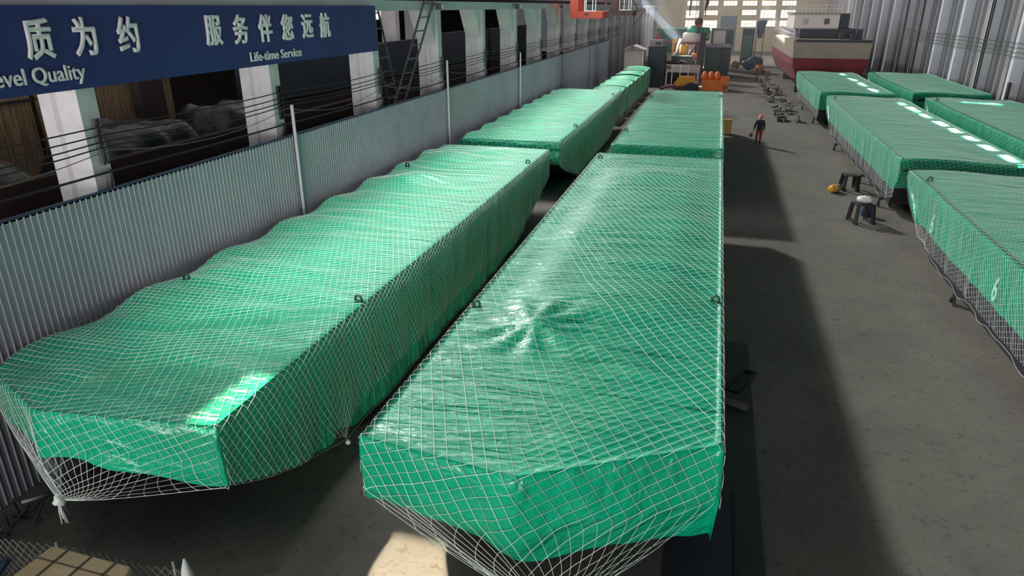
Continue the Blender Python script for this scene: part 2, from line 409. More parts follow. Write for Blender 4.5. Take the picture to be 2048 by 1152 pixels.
# ------------------------------------------------------------------ corrugated fence
FX, FT = -10.75, 4.58
ft = thing('corrugated_fence', (FX, 60, 0), 'long pale grey corrugated sheet fence running down the left side of the hall', 'fence')
seams = [0.0, 16.75, 28.4, 39.8, 52.0, 64.0, 76.0]
for a, e in zip(seams[:-1], seams[1:]):
    vs = []; y = a + 0.12
    while y < e - 0.12:
        for dy, dx in ((0, 0.0), (0.088, 0.0), (0.096, 0.016), (0.112, 0.016), (0.12, 0.0)): vs.append((FX + dx, min(y + dy, e - 0.1)))
        y += 0.126
    n = len(vs); q = MB()
    q.add([(x, y, 0.02) for x, y in vs] + [(x, y, FT) for x, y in vs], [(i, i + 1, n + i + 1, n + i) for i in range(n - 1)])
    q.add([(x - 0.02, y, 0.02) for x, y in vs] + [(x - 0.02, y, FT) for x, y in vs], [(i, i + 1, n + i + 1, n + i) for i in range(n - 1)])
    q.build('corrugated_sheet', 'fence', ft, fix=False)
    MB().box(FX - 0.03, FX + 0.05, e - 0.1, e + 0.1, 0, FT + 0.02).build('post', 'fence_post', ft)
MB().box(FX - 0.06, FX + 0.0, 0, 76, FT - 0.03, FT + 0.04).build('top_rail', 'blue_pipe', ft)
for i, (yy, z1) in enumerate(((16.55, 5.4), (28.2, 5.75), (39.9, 5.4))):
    solo(MB().tube([(-10.62, yy, 0), (-10.62, yy, z1)], 0.042, 10), 'conduit_pipe', 'white_pipe', ['tall white pipe standing against the fence below the blue banner', 'tall white pipe at the fence right of the crossed ladders', 'white pipe at the far part of the fence near the distant columns'][i], 'pipe', 'white pipes at the fence')
# cables along the columns
def run(z, sag, x=-10.918, y0=2.0, y1=88.6, ph=0.0):
    pts = []; k0 = -2; y = 10.71 - 6.02 * 2
    while y < y1:
        for q in range(6):
            t = q / 6; pts.append((x, y + 6.02 * t, z - sag * 4 * t * (1 - t) * (1 + 0.3 * math.sin(k0 + ph))))
        y += 6.02; k0 += 1
    return pts
for i, (z, s, nm) in enumerate(((5.72, 0.05, 'topmost'), (5.57, 0.05, 'second from top'), (5.45, 0.06, 'third from top'), (5.35, 0.07, 'lowest'))):
    solo(MB().tube(run(z, s, ph=i), 0.014, 5), 'cable', 'black_cable', 'black cable strung along the left columns, %s of the four upper lines' % nm, 'cable', 'black cables on the left columns')
solo(MB().tube(run(5.28, 0.27, x=-10.9, y1=34), 0.009, 5), 'cable', 'grey_cable', 'thin sagging grey cable below the four black lines on the left', 'cable')
solo(MB().tube(run(4.88, 0.02, x=-10.92), 0.022, 6), 'cable', 'black_cable', 'thick dark cable along the left columns close above the fence', 'cable')
for i in range(4):
    z = 5.75 - i * 0.26
    pts = [(XR - 1.05, y, z - 0.05 * abs(math.sin(y * PI / 6.02))) for y in range(30, 84, 2)]
    solo(MB().tube(pts, 0.025, 5), 'cable', 'black_cable', 'dark cable along the right-hand wall, %s line from the top' % ORD[i], 'cable', 'cables on the right wall')

# floodlights on the columns
for i, k in enumerate((3, 5, 7)):
    y0 = 10.43 + 6.02 * k - 0.3
    t = thing('floodlight', (-10.9, y0, 7.9), 'small floodlight on the %s column above the fence' % ORD[k], 'floodlight', 'floodlights on the left columns')
    MB().box(-10.98, -10.72, y0 - 0.16, y0 + 0.1, 7.68, 7.92).build('housing', 'floodlight', t)
    MB().box(-10.72, -10.70, y0 - 0.13, y0 + 0.07, 7.71, 7.89).build('lens', 'glass_lamp', t)
    MB().bar((-11.12, y0 + 0.0, 7.9), (-10.9, y0 + 0.0, 7.9), 0.06).build('bracket', 'black_steel', t)

# banner
BX = -10.98
bt = thing('banner', (BX, 13, 6.4), 'long dark blue banner with white lettering hung on the left columns', 'banner')
q = MB(); ny, nz = 90, 8; y0, y1, z0, z1 = 3.0, 22.64, 6.42, 7.82
vs = [(BX + 0.012 * math.sin(y0 * 3 + (y1 - y0) * i / ny * 1.1) * (0.4 + j / nz), y0 + (y1 - y0) * i / ny, z0 + (z1 - z0) * j / nz) for j in range(nz + 1) for i in range(ny + 1)]
fs = [(j * (ny + 1) + i, j * (ny + 1) + i + 1, (j + 1) * (ny + 1) + i + 1, (j + 1) * (ny + 1) + i) for j in range(nz) for i in range(ny)]
q.add(vs, fs, True); q.add([(x - 0.03, y, z) for x, y, z in vs], fs, True)
q.build('sheet', 'banner', bt, fix=False)
for ch, yy in zip('质为约服务伴您远航', (9.80, 10.76, 11.78, 14.29, 15.28, 16.29, 17.28, 18.27, 19.22)):
    text_part('lettering', ch, 0.68, (BX + 0.03, yy, 7.30), bt, 'letter', 0.018, 0.82)
text_part('lettering', 'Level Quality', 0.365, (BX + 0.03, 10.58, 6.60), bt, 'letter', 0.005, 1.0, align='RIGHT', vcentre=False)
text_part('lettering', 'Life-time Service', 0.31, (BX + 0.03, 15.50, 6.55), bt, 'letter', 0.004, 1.12, align='LEFT', vcentre=False)

# crossed ladders leaning on the beam
def ladder(a, e, w, n, label):
    t = thing('steel_ladder', a, label, 'ladder'); a, e = Vector(a), Vector(e); u = Vector((0, 1, 0)) * w
    MB().bar(a, e, 0.06).build('rail', 'steel_grey', t); MB().bar(a + u, e + u, 0.06).build('rail', 'steel_grey', t)
    for i in range(1, n):
        p = a + (e - a) * i / n; MB().bar(p, p + u, 0.05).build('rung', 'steel_grey', t)
ladder((-11.5, 23.5, 3.0), (-10.95, 27.2, 8.4), 0.95, 11, 'grey steel ladder leaning to the right against the white beam beside the banner')
ladder((-12.05, 26.0, 3.0), (-11.5, 22.9, 8.1), 0.85, 10, 'dark steel ladder leaning to the left, crossing behind the other ladder')

# ------------------------------------------------------------------ the dark side bay behind the fence
q = MB().box(-19.2, -18.6, 3, 15.9, 0, 7.5)
st = thing('bamboo_screen', (-19, 9.5, 0), 'brown upright bamboo screen in the side bay left of the first column', 'screen')
q.build('screen_panel', 'bamboo', st); MB().bar((-18.55, 3, 5.35), (-18.55, 15.9, 5.35), 0.08).build('rail', 'black_steel', st)
q = MB().box(-19.2, -18.6, 16.1, 21.5, 0, 7.5)
st = thing('bamboo_screen', (-19, 19, 0), 'brown upright bamboo screen in the side bay between the first two columns', 'screen')
q.build('screen_panel', 'bamboo', st); MB().bar((-18.55, 16.1, 5.6), (-18.55, 21.5, 5.6), 0.08).build('rail', 'black_steel', st)
solo(MB().box(-18.5, -18.2, 19.6, 20.7, 0, 5.7), 'plywood_board', 'dark_brown', 'brown board standing before the bamboo screen in the side bay', 'board')
def heap(cx, cy, rx, ry, h, seed, label):
    q = MB(); n, m = 56, 30; vs = []; fs = []
    for j in range(m + 1):
        for i in range(n + 1):
            a, c = -1 + 2 * i / n, -1 + 2 * j / m
            e = max(0, (1 - a ** 4)) * max(0, 1 - c ** 4)
            p = Vector((a * ry * 0.7, c * rx * 0.7, seed))
            z = h * e ** 0.35 * (0.90 + 0.10 * noise.noise(p * 0.6) + 0.045 * noise.noise(p * 1.6) + 0.02 * noise.noise(p * 4)) if e > 0 else 0
            vs.append((cx + c * rx, cy + a * ry, max(0.0, z)))
    for j in range(m):
        for i in range(n): fs.append((j * (n + 1) + i, j * (n + 1) + i + 1, (j + 1) * (n + 1) + i + 1, (j + 1) * (n + 1) + i))
    q.add(vs, fs, True)
    solo(q, 'covered_heap', 'black_plastic', label, 'heap', 'black plastic heaps in the side bay')
heap(-16.0, 10.2, 1.9, 3.4, 5.35, 1.3, 'heap under black plastic sheeting behind the fence, left of the first column')
heap(-16.0, 16.5, 1.8, 2.4, 5.2, 4.1, 'heap under black plastic sheeting just right of the first column')
heap(-16.1, 21.2, 1.7, 2.2, 5.25, 8.6, 'heap under black plastic sheeting close before the second column')
solo(MB().box(-13.3, -13.0, 2, 26, 0, 4.55), 'steel_girder', 'rust', 'long rusty brown girder lying behind the fence below the heaps', 'girder')
for i, (ya, yb, zz) in enumerate(((25.2, 36.5, 5.9), (37, 45.5, 5.9), (46, 58, 6.1), (59, 72, 6.1))):
    solo(MB().box(-18.6, -18.2, ya, yb, 4.0, zz), 'sheet_screen', 'navy_sheet', 'dark navy sheet screen in the side bay, %s from the banner end' % ORD[i], 'screen', 'navy screens in the side bay')
    solo(MB().box(-18.7, -18.3, ya, yb, 0, 3.98), 'plinth_wall', 'dark_brown', 'dark brown low wall under the %s navy screen of the side bay' % ORD[i], 'wall', 'brown low walls in the side bay')
q = MB().box(-41.9, -41.5, 0, YF, 0, 8.0); struct(q, 'wall_left', 'dark_brown')
for i, (yy, x) in enumerate(((44, -20.5), (50, -21.5), (63, -21))):
    solo(MB().box(x - 0.5, x + 0.5, yy, yy + 0.6, 0, 8.0), 'bay_pillar', 'concrete_white', 'pale pillar deep in the side bay, %s behind the navy screens' % ORD[i], 'pillar', 'pillars deep in the side bay')
struct(MB().box(-41.5, -41.45, 84, 88, 6.3, 7.4), 'window_20', 'window')

# ------------------------------------------------------------------ covered pontoons
class Drape:
    """a sheet hung over a box outline: (u, v) in metres across and along; outside the top it falls down the sides"""
    def __init__(s, x0, x1, y0, y1, zt, front=None, back=None, bumps=None, seed=0.0, rk=(0.9, 0.9), fold=0.06, scallop=0.0, side_in=0.0, ridge=0.035):
        s.side_in = side_in; s.ridge = ridge
        s.x0, s.x1, s.y0, s.y1, s.zt = x0, x1, y0, y1, zt; s.W = x1 - x0; s.L = y1 - y0
        s.front = front or (lambda a: 0.0); s.back = back or (lambda a: 0.0); s.bumps = bumps or (lambda x, y: 0.0)
        s.seed = seed; s.rk = rk; s.fold = fold; s.scallop = scallop
    def top(s, a, b):
        x = s.x0 + a * s.W; ya = s.y0 + s.front(a); yb = s.y1 + s.back(a); y = ya + b * (yb - ya)
        p = Vector((x * 0.55, y * 0.55, s.seed)); e = min(1, min(a * s.W, (1 - a) * s.W, b * s.L, (1 - b) * s.L) / 0.5)
        z = s.zt + e * (0.05 * noise.noise(p) + s.ridge * noise.noise(Vector((x * 0.55 + 0.2 * y, y * 2.4, s.seed + 5)))) + s.bumps(x, y)
        if s.scallop:
            w = 0.5 + 0.5 * math.cos(2 * PI * (y - s.y0 - 1.3) / 2.45); k = math.exp(-(a * s.W / 0.5) ** 2)
            z += s.scallop * k * (w - 0.6); x += 0.11 * (1 - w) * math.exp(-(a * s.W / 0.35) ** 2)
        return Vector((x, y, z))
    def at(s, u, v, lift=0.0):
        cu, cv = min(s.W, max(0, u)), min(s.L, max(0, v)); du, dv = u - cu, v - cv; d = math.hypot(du, dv)
        q = s.top(cu / s.W, cv / s.L)
        if d < 1e-6: return q + Vector((0, 0, lift)), 0.0
        nx, ny = du / d, dv / d
        out = 0.045 * (1 - math.exp(-d / 0.05)) + lift; down = math.sqrt(d * d + 0.0025) - 0.05
        t = (cv if abs(nx) > 0.7 else cu) * 1.7
        f = s.fold * min(1, d / 0.7) * (noise.noise(Vector((t, d * 0.5, s.seed + 3 + (7 if nx + ny > 0 else 0)))) + 0.5 * noise.noise(Vector((t * 2.7, d * 0.8, s.seed + 9))))
        rk = getattr(s, 'rk_near', s.rk) if ny < 0 else s.rk
        rin = max(0, d - rk[0]) * rk[1]
        return Vector((q.x + nx * (out + f - d * s.side_in), q.y + ny * (out + f - rin * abs(ny)), q.z - down)), d
    def boundary(s, nu, nv):
        B = []
        def side(cs, n0):
            for c in cs: B.append((c, n0))
        fan = 4
        def corner(c, a0):
            for k in range(1, fan): B.append((c, (math.cos(a0 + k * PI / 2 / fan), math.sin(a0 + k * PI / 2 / fan))))
        side([(i / nu * s.W, 0) for i in range(nu + 1)], (0, -1)); corner((s.W, 0), -PI / 2)
        side([(s.W, j / nv * s.L) for j in range(nv + 1)], (1, 0)); corner((s.W, s.L), 0)
        side([(s.W - i / nu * s.W, s.L) for i in range(nu + 1)], (0, 1)); corner((0, s.L), PI / 2)
        side([(0, s.L - j / nv * s.L) for j in range(nv + 1)], (-1, 0)); corner((0, 0), PI)
        return B
    def sheet(s, nu, nv, hem, levels=9):
        q = MB(); top = [s.top(i / nu, j / nv) for j in range(nv + 1) for i in range(nu + 1)]
        fs = [(j * (nu + 1) + i, j * (nu + 1) + i + 1, (j + 1) * (nu + 1) + i + 1, (j + 1) * (nu + 1) + i) for j in range(nv) for i in range(nu)]
        B = s.boundary(nu, nv); n = len(B); vs = list(top); prev = []
        for (c, nn) in B: prev.append(round(c[1] / s.L * nv) * (nu + 1) + round(c[0] / s.W * nu))
        for l in range(1, levels + 1):
            cur = []
            for (c, nn) in B:
                d = hem(c[0], c[1], nn) * (l / levels) ** 1.25
                cur.append(len(vs)); vs.append(s.at(c[0] + nn[0] * d, c[1] + nn[1] * d)[0])
            for i in range(n):
                j = (i + 1) % n
                fs.append((prev[i], prev[j], cur[j], cur[i]) if prev[i] != prev[j] else (prev[i], cur[j], cur[i]))
            prev = cur
        q.add(vs, fs, True); return q, [vs[i] for i in prev]
    def net(s, cell, reach, r, pull=None, sub=2, rope=True, nu=20, nv=70, gather=None):
        q = MB(); h = cell / math.sqrt(2) / sub; m = 1.9
        def pt(u, v):
            cu, cv = min(s.W, max(0, u)), min(s.L, max(0, v)); du, dv = u - cu, v - cv; d = math.hypot(du, dv)
            nn = (du / d, dv / d) if d > 0 else (0, 0)
            if d > 0 and abs(nn[0]) > 0.12 and abs(nn[1]) > 0.12 and not (gather and gather(cu, cv)): return None
            lim = reach(cu, cv, nn) if d > 0 else 9
            if d > lim + h: return None
            d2 = min(d, lim)
            p, _ = s.at(cu + nn[0] * d2, cv + nn[1] * d2, 0.018)
            if pull and d2 > 0: p = pull(cu, cv, nn, d2, lim, p)
            return p
        h = cell / sub
        for th in (math.radians(24), math.radians(114)):
            dx, dy = math.cos(th), math.sin(th); R_ = math.hypot(s.W + 2 * m, s.L + 2 * m) / 2; N_ = int(R_ / cell) + 1
            for k in range(-N_, N_ + 1):
                bu, bv = s.W / 2 - dy * k * cell, s.L / 2 + dx * k * cell
                # clip the line to the unrolled sheet
                lo, hi = -R_ * 1.2, R_ * 1.2
                for b0, d0, a0, a1 in ((bu, dx, -m, s.W + m), (bv, dy, -m, s.L + m)):
                    t0, t1 = sorted(((a0 - b0) / d0, (a1 - b0) / d0)); lo, hi = max(lo, t0), min(hi, t1)
                if hi <= lo: continue
                seg = []; n_ = int((hi - lo) / h)
                for i in range(n_ + 1):
                    t = lo + i * h; p = pt(bu + dx * t, bv + dy * t)
                    if p is None:
                        if len(seg) > 1: q.tube(seg, r, 3, cap=False)
                        seg = []
                    elif not seg or (seg[-1] - p).length > 1e-4: seg.append(p)
                if len(seg) > 1: q.tube(seg, r, 3, cap=False)
        if rope:
            pts = []
            for (c, nn) in s.boundary(nu, nv):
                lim = reach(c[0], c[1], nn); p, _ = s.at(c[0] + nn[0] * lim, c[1] + nn[1] * lim, 0.02)
                if pull: p = pull(c[0], c[1], nn, lim, lim, p)
                if not pts or (pts[-1] - p).length > 0.004: pts.append(p)
            q.tube(pts, r * 1.1, 4, closed=True)
        return q

def lug(par, x, y, z, along='x', r=0.065):
    q = MB(); pts = []
    for k in range(14):
        a = 2 * PI * k / 14
        pts.append((x + r * math.cos(a), y, z + r + r * math.sin(a) * 0.95) if along == 'x' else (x, y + r * math.cos(a), z + r + r * math.sin(a)))
    q.tube(pts, 0.026, 6, closed=True); q.box(x - 0.09, x + 0.09, y - 0.04, y + 0.04, z - 0.06, z + 0.02)
    q.build('lifting_eye', 'lug', par)

def pontoon(label, D, hem, reach, cell, rope_r, zb, rake, nu, nv, pull=None, lugs=(), sub=2, hull_in=0.07, endh=0.9, gather=None, rope=True):
    x0, x1, y0, y1, zt = D.x0 + hull_in + 1.7 * D.side_in, D.x1 - hull_in - 1.7 * D.side_in, D.y0 + 0.12 + max(0.0, max(D.front(i / 10) for i in range(11))), D.y1 - 0.15, D.zt - 0.25
    rn, rf = rake if isinstance(rake, tuple) else (rake, rake)
    t = thing('covered_pontoon', ((x0 + x1) / 2, (y0 + y1) / 2, zb), label, 'pontoon', 'pontoons under green sheets and white nets')
    h = MB().prism([(y0, zt), (y0, D.zt - endh), (y0 + rn, zb), (y1 - rf, zb), (y1, D.zt - endh), (y1, zt)], 'x', x0, x1)
    h.build('hull', 'hull', t)
    q, hl = D.sheet(nu, nv, hem); q.build('tarpaulin', 'tarp', t, fix=False)
    D.net(cell, reach, rope_r, pull, sub, rope=rope, gather=gather).build('net', 'net', t, fix=False)
    for (x, y) in lugs:
        a, b = (x - D.x0) / D.W, (y - D.y0) / D.L
        lug(t, x, y, D.top(min(1, max(0, a)), min(1, max(0, b))).z)
    return t

def hem_lm(D, near_r, far_r, endl=0.98, deep=2.33):
    def f(u, v, n):
        if abs(n[1]) > 0.99: return endl + 0.10 * noise.noise(Vector((u * 0.9, v, D.seed)))
        s = min(1, min(v / near_r, (D.L - v) / far_r)); w = endl + (deep - endl) * (s ** 0.8)
        return w * (1 - abs(n[1])) + endl * abs(n[1]) + 0.05 * noise.noise(Vector((v * 0.8, u, D.seed)))
    return f

# left foreground pontoon: net gathered to a knot in front and to a cleat on its right side
def bumpsL(x, y):
    z = 0.0
    for (px, py, h, r) in ((-9.0, 20.3, 0.24, 0.7), (-8.3, 20.6, 0.14, 0.5), (-8.9, 7.2, 0.10, 0.5), (-9.4, 24.5, 0.14, 0.8), (-7.6, 25.8, 0.10, 0.6)):
        z += h * math.exp(-((x - px) ** 2 + (y - py) ** 2) / (r * r))
    return z
DL = Drape(-10.45, -5.98, 6.62, 26.85, 2.58, front=lambda a: 0.48 - 0.81 * a / 0.40 if a < 0.40 else -0.33 + 0.33 * (a - 0.40) / 0.60, bumps=bumpsL, seed=1.7, rk=(0.9, 0.35), fold=0.07, scallop=0.11, ridge=0.065)
KL = Vector((-8.79, 6.36, 0.96)); KL2 = Vector((-5.90, 9.75, 0.30))
hemL0 = hem_lm(DL, 3.2, 5.4)
def hemL(u, v, n):
    w = hemL0(u, v, n)
    if n[1] < -0.5: w = 0.78 + 0.26 * sm((u - 1.9) / 2.2) + 0.03 * math.sin(u * 5)
    if n[0] > 0.5: w -= 0.25 * math.exp(-((v - 3.1) / 0.35) ** 2)
    return w
def reachL(u, v, n):
    if n[1] < -0.9 and v < 0.01: return 1.75 + (hemL(u, v, n) + 0.02 - 1.75) * sm((u - 3.0) / 1.4)
    if n[0] < -0.1 and v < 1.5: return 1.75
    return hemL(u, v, n) + 0.02
def pullL(u, v, n, d, lim, p):
    if (n[1] < -0.3 and v < 0.01 and n[0] < 0.3) or (n[0] < -0.1 and v < 1.5):
        w = 0.0 if d < 0.62 else (d - 0.62) / max(0.05, lim - 0.62)     # taut fan to the knot
        return p.lerp(KL, w * (1 - sm((u - 3.0) / 1.4)))
    if n[0] > 0.5:
        g = math.exp(-((v - 3.1) / 0.55) ** 2) * sm((d - 0.9) / (lim - 0.9)); return p.lerp(KL2, 0.9 * g)
    return p
pl = pontoon('green sheeted pontoon left in front along the fence, its net tied in a knot', DL, hemL, reachL, 0.122, 0.0034, 0.0, 3.6, 44, 230, pullL,
        gather=lambda u, v: u < 1 and v < 1, lugs=((-6.1, 11.0), (-6.12, 24.1), (-10.0, 11.05), (-10.0, 22.3)))
q = MB().blob(KL, 0.085, 8, 0.5, 3, (1, 1, 1.2), 4.0)
for i in range(7):
    a = random.uniform(-0.05, 0.05); c = random.uniform(-0.05, 0.05)
    q.tube([KL + Vector((a * 0.4, c * 0.4, -0.04)), KL + Vector((a + 0.02, c, -0.18)), KL + Vector((a * 1.6 + 0.06, c * 1.5, -0.30 - 0.05 * (i % 3)))], 0.011, 5)
for i in range(26):
    t = i / 25; a = Vector((-10.40 + 0.25 * random.random(), 7.0 + 1.3 * t, 2.0 - 0.6 * random.random()))
    q.tube([a, a.lerp(KL, 0.35) + Vector((random.uniform(-.05, .05), random.uniform(-.05, .05), -0.10)), a.lerp(KL, 0.7) + Vector((random.uniform(-.05, .05), random.uniform(-.04, .04), -0.09)), KL], [0.006, 0.008, 0.012, 0.02], 4)
q.build('net_knot', 'net', pl)
q = MB().blob(KL2 + Vector((0.02, 0, -0.02)), 0.05, 6, 0.4, 2); q.build('net_knot', 'net', pl)

# middle foreground pontoon
def bumpsM(x, y):
    z = 0.0
    # a boxed hatch under the sheet raises the middle; the sheet tents from its near left corner
    k = sm((y - 10.4) / 1.6 + (x + 2.6) * -0.10) * sm((25.0 - y) / 2.5) * sm((x + 3.55) / 0.9) * sm((0.5 - x) / 1.1)
    z += 0.13 * k
    r = math.hypot(x + 2.6, y - 10.75); z += 0.20 * math.exp(-r / 0.38)
    a_ = math.atan2(y - 10.75, x + 2.6); z += 0.035 * math.exp(-((r - 0.6) / 0.5) ** 2) * math.cos(9 * a_)
    z += 0.05 * math.exp(-((y - 10.7 + 0.55 * (x + 2.55)) ** 2) / 0.05) * sm((x + 2.7) / 0.3) * sm((0.2 - x) / 1.0)
    z += 0.12 * math.exp(-((x + 1.5) ** 2 + (y - 23) ** 2) / 1.0)
    return z
DM = Drape(-3.98, 0.56, 6.95, 26.75, 2.58, front=lambda a: -0.30 * a / 0.47 if a < 0.47 else -0.30 + 1.35 * (a - 0.47) / 0.53, bumps=bumpsM, seed=6.3, rk=(0.9, 0.5), fold=0.07)
KM = Vector((-1.38, 6.72, 0.50))
hemM0 = hem_lm(DM, 3.2, 5.4)
def hemM(u, v, n):
    if n[1] < -0.5 and v < 0.01: return 1.10 + 0.48 * sm((u - 0.9) / 1.5) + 0.20 * sm((u - 3.0) / 1.2) + 0.16 * math.exp(-((u - 2.5) / 0.5) ** 2)
    return hemM0(u, v, n)
def reachM(u, v, n):
    if n[1] < -0.3 and v < 0.01: return 2.0
    return hemM(u, v, n) + 0.05
def pullM(u, v, n, d, lim, p):
    if n[1] < -0.3 and v < 0.01:
        w = 0 if d < 0.95 else (d - 0.95) / (lim - 0.95)
        return p.lerp(KM, w * (0.25 + 0.75 * min(1, max(0, abs(n[1]) - 0.3) / 0.6)))
    return p
pm = pontoon('green sheeted pontoon in the middle foreground, nearest the camera, peaked on top', DM, hemM, reachM, 0.165, 0.0038, 0.0, 3.6, 44, 170, pullM, rope=False, lugs=((-3.85, 11.35), (-3.75, 25.6), (0.45, 12.8)))
MB().blob(KM, 0.09, 8, 0.4, 5, (1, 1, 1.2), 4).build('net_knot', 'net', pm)

# second pair behind them
DL2 = Drape(-10.3, -5.9, 28.4, 48.6, 2.58, bumps=lambda x, y: 0.08 * math.exp(-((x + 8) ** 2 + (y - 44) ** 2)), seed=11.0, rk=(0.8, 0.9), scallop=0.08, ridge=0.06)
h2 = hem_lm(DL2, 4.6, 5.0, 0.95)
pontoon('green sheeted pontoon behind the left foreground one, beside the fence', DL2, h2, lambda u, v, n: h2(u, v, n) + 0.03, 0.2, 0.0036, 0.0, 5.0, 26, 90, None, lugs=((-6.0, 32.6), (-6.05, 45.6)), sub=1)
DM2 = Drape(-3.76, 0.60, 28.8, 49.4, 2.58, bumps=lambda x, y: 0.06 * math.exp(-((y - 40) ** 2) / 4), seed=14.0, rk=(0.8, 0.5))
h3 = hem_lm(DM2, 4.6, 5.0, 0.95)
pontoon('green sheeted pontoon behind the middle foreground one, beside the walking person', DM2, h3, lambda u, v, n: h3(u, v, n) + 0.03, 0.2, 0.0036, 0.0, 5.0, 26, 90, None, lugs=((-3.6, 32.2), (-3.6, 45.0), (0.5, 46.5)), sub=1)

# right-hand rows: sheet stops above the keel, net hangs lower over the dark hull
def right_row(label, x0, x1, y0, y1, seed, nu, nv, cell, sub=1, lugs=(), zt=2.52):
    D = Drape(x0, x1, y0, y1, zt, bumps=lambda x, y: 0.05 * math.exp(-((y - y1 + 2.5) ** 2) / 2.0) + 0.04 * math.sin((x - x0) * 1.4), seed=seed, rk=(0.15, 1.6), fold=0.05, side_in=0.08)
    D.rk_near = (0.15, 0.5)
    def hem(u, v, n):
        # the ends are raked: steep at the near end, long at the far end
        side = min(1.42, 0.18 + v / 0.62, 0.18 + (D.L - v) / 1.68)
        end = 1.25 if n[1] < 0 else 1.42
        w = abs(n[1])
        return side * (1 - w) + end * w + 0.04 * noise.noise(Vector((v * 0.5 + u, seed, 0)))
    def reach(u, v, n):
        e = hem(u, v, n)
        k = min(1, v / 2.0, (D.L - v) / 4.0)
        return e + ((0.50 + 0.22 * abs(math.sin(v * 1.5)) * (0.6 + 0.4 * math.sin(v * 4.1))) * max(0, k) + 0.03 if abs(n[0]) > 0.5 else 0.03)
    t = pontoon(label, D, hem, reach, cell, 0.0034, 0.42, (1.3, 3.5), nu, nv, None, lugs, sub, hull_in=0.02, endh=0.45)
    return t
r1 = right_row('green sheeted pontoon at the right edge, nearest in the right-hand rows, marked 6', 6.9, 11.2, 4.5, 26.9, 21.0, 30, 120, 0.125, 1, ((7.05, 25.0),))
text_part('painted_mark', '6', 0.85, (6.90, 23.25, 1.62), r1, 'chalk', 0.012, 0.7, facing='-x', depth=0.004)
text_part('painted_mark', '6', 0.85, (6.90, 17.75, 1.62), r1, 'chalk', 0.012, 0.7, facing='-x', depth=0.004)
right_row('green sheeted pontoon in the inner right-hand row, behind the one marked 6', 7.1, 11.35, 29.0, 49.6, 24.0, 26, 100, 0.14, 1, ((7.25, 47.5),))
right_row('green sheeted pontoon in the inner right-hand row, farthest, below the boat', 7.0, 11.45, 51.8, 68.4, 27.0, 22, 70, 0.2, 1)
right_row('nearer green sheeted pontoon of the outer right-hand row, beside the ribbed wall', 12.9, 17.4, 28.0, 50.2, 31.0, 22, 80, 0.2, 1, ((13.0, 48.2),))
right_row('farther green sheeted pontoon of the outer right-hand row, beside the ribbed wall', 12.85, 17.4, 53.0, 69.0, 34.0, 20, 60, 0.24, 1, ((13.0, 67.5),))

# trestles under the right-hand hulls
def trestle(x, y, label, group='steel trestles under the right-hand pontoons', h=0.41, w=0.5):
    t = thing('steel_trestle', (x, y, 0), label, 'trestle', group)
    MB().box(x - w / 2, x + w / 2, y - 0.09, y + 0.09, h - 0.1, h).build('crossbar', 'black_steel', t)
    for s in (-1, 1):
        MB().bar((x + s * w * 0.46, y - 0.16, 0), (x + s * w * 0.40, y, h - 0.08), 0.07).build('leg', 'black_steel', t)
        MB().bar((x + s * w * 0.46, y + 0.16, 0), (x + s * w * 0.40, y, h - 0.08), 0.07).build('leg', 'black_steel', t)
for i, (x, y, lb) in enumerate(((7.35, 20.8, 'black steel trestle under the near right pontoon, between its two painted sixes'), (7.4, 14.5, 'black steel trestle under the near right pontoon, closest to the right picture edge'),
                (7.4, 10.0, 'black steel trestle under the nearest end of the pontoon marked 6'),
                (7.4, 44.4, 'black steel trestle under the far end of the middle right pontoon'), (7.4, 36.0, 'black steel trestle under the mid length of the middle right pontoon'),
                (7.4, 31.6, 'black steel trestle under the near end of the middle right pontoon, by the white bag'), (7.4, 62.5, 'black steel trestle under the farthest inner right pontoon, far end'), (7.4, 55, 'black steel trestle under the farthest inner right pontoon, near end'))):
    trestle(x, y, lb)
for (x, y) in ((10.9, 14.5), (10.9, 21), (10.9, 31.2), (10.9, 42), (11, 55), (11, 62.5), (13.3, 32), (16.8, 32), (13.3, 42), (16.8, 42), (13.3, 57), (16.8, 57), (13.3, 64), (16.8, 64)):
    trestle(x, y, 'black steel trestle out of the light beneath the right-hand pontoons')

# the two work stands in the aisle
def stand(x, y, rz, label, w=0.62, h=0.72):
    t = thing('work_stand', (x, y, 0), label, 'stand', 'black work stands in the aisle')
    cs, sn = math.cos(rz), math.sin(rz)
    def P(a, b, z): return (x + a * cs - b * sn, y + a * sn + b * cs, z)
    for sx in (-1, 1):
        for sy in (-1, 1):
            MB().bar(P(sx * w * 0.55, sy * 0.34, 0), P(sx * w * 0.45, sy * 0.26, h), 0.12).build('leg', 'black_steel', t)
        MB().bar(P(sx * w * 0.45, -0.30, h), P(sx * w * 0.45, 0.30, h), 0.08).build('top_bar', 'black_steel', t)
        MB().bar(P(sx * w * 0.52, -0.34, 0.06), P(sx * w * 0.52, 0.34, 0.06), 0.1).build('brace', 'black_steel', t)
    q = MB(); q.add([P(-w * 0.45, -0.26, h - 0.02), P(w * 0.45, -0.26, h - 0.02), P(w * 0.45, 0.26, h - 0.02), P(-w * 0.45, 0.26, h - 0.02), P(-w * 0.45, -0.26, h + 0.02), P(w * 0.45, -0.26, h + 0.02), P(w * 0.45, 0.26, h + 0.02), P(-w * 0.45, 0.26, h + 0.02)],
          [(0, 3, 2, 1), (4, 5, 6, 7), (0, 1, 5, 4), (1, 2, 6, 5), (2, 3, 7, 6), (3, 0, 4, 7)]); q.build('top_plate', 'black_steel', t)
stand(6.05, 28.9, 0.25, 'black work stand in the aisle carrying a white bag')
solo(MB().blob((6.07, 28.9, 0.905), 0.27, 10, 0.3, 4, (1.05, 0.8, 0.50), 2.5), 'cement_bag', 'white_bag', 'small lumpy white bag lying on a black work stand', 'bag')
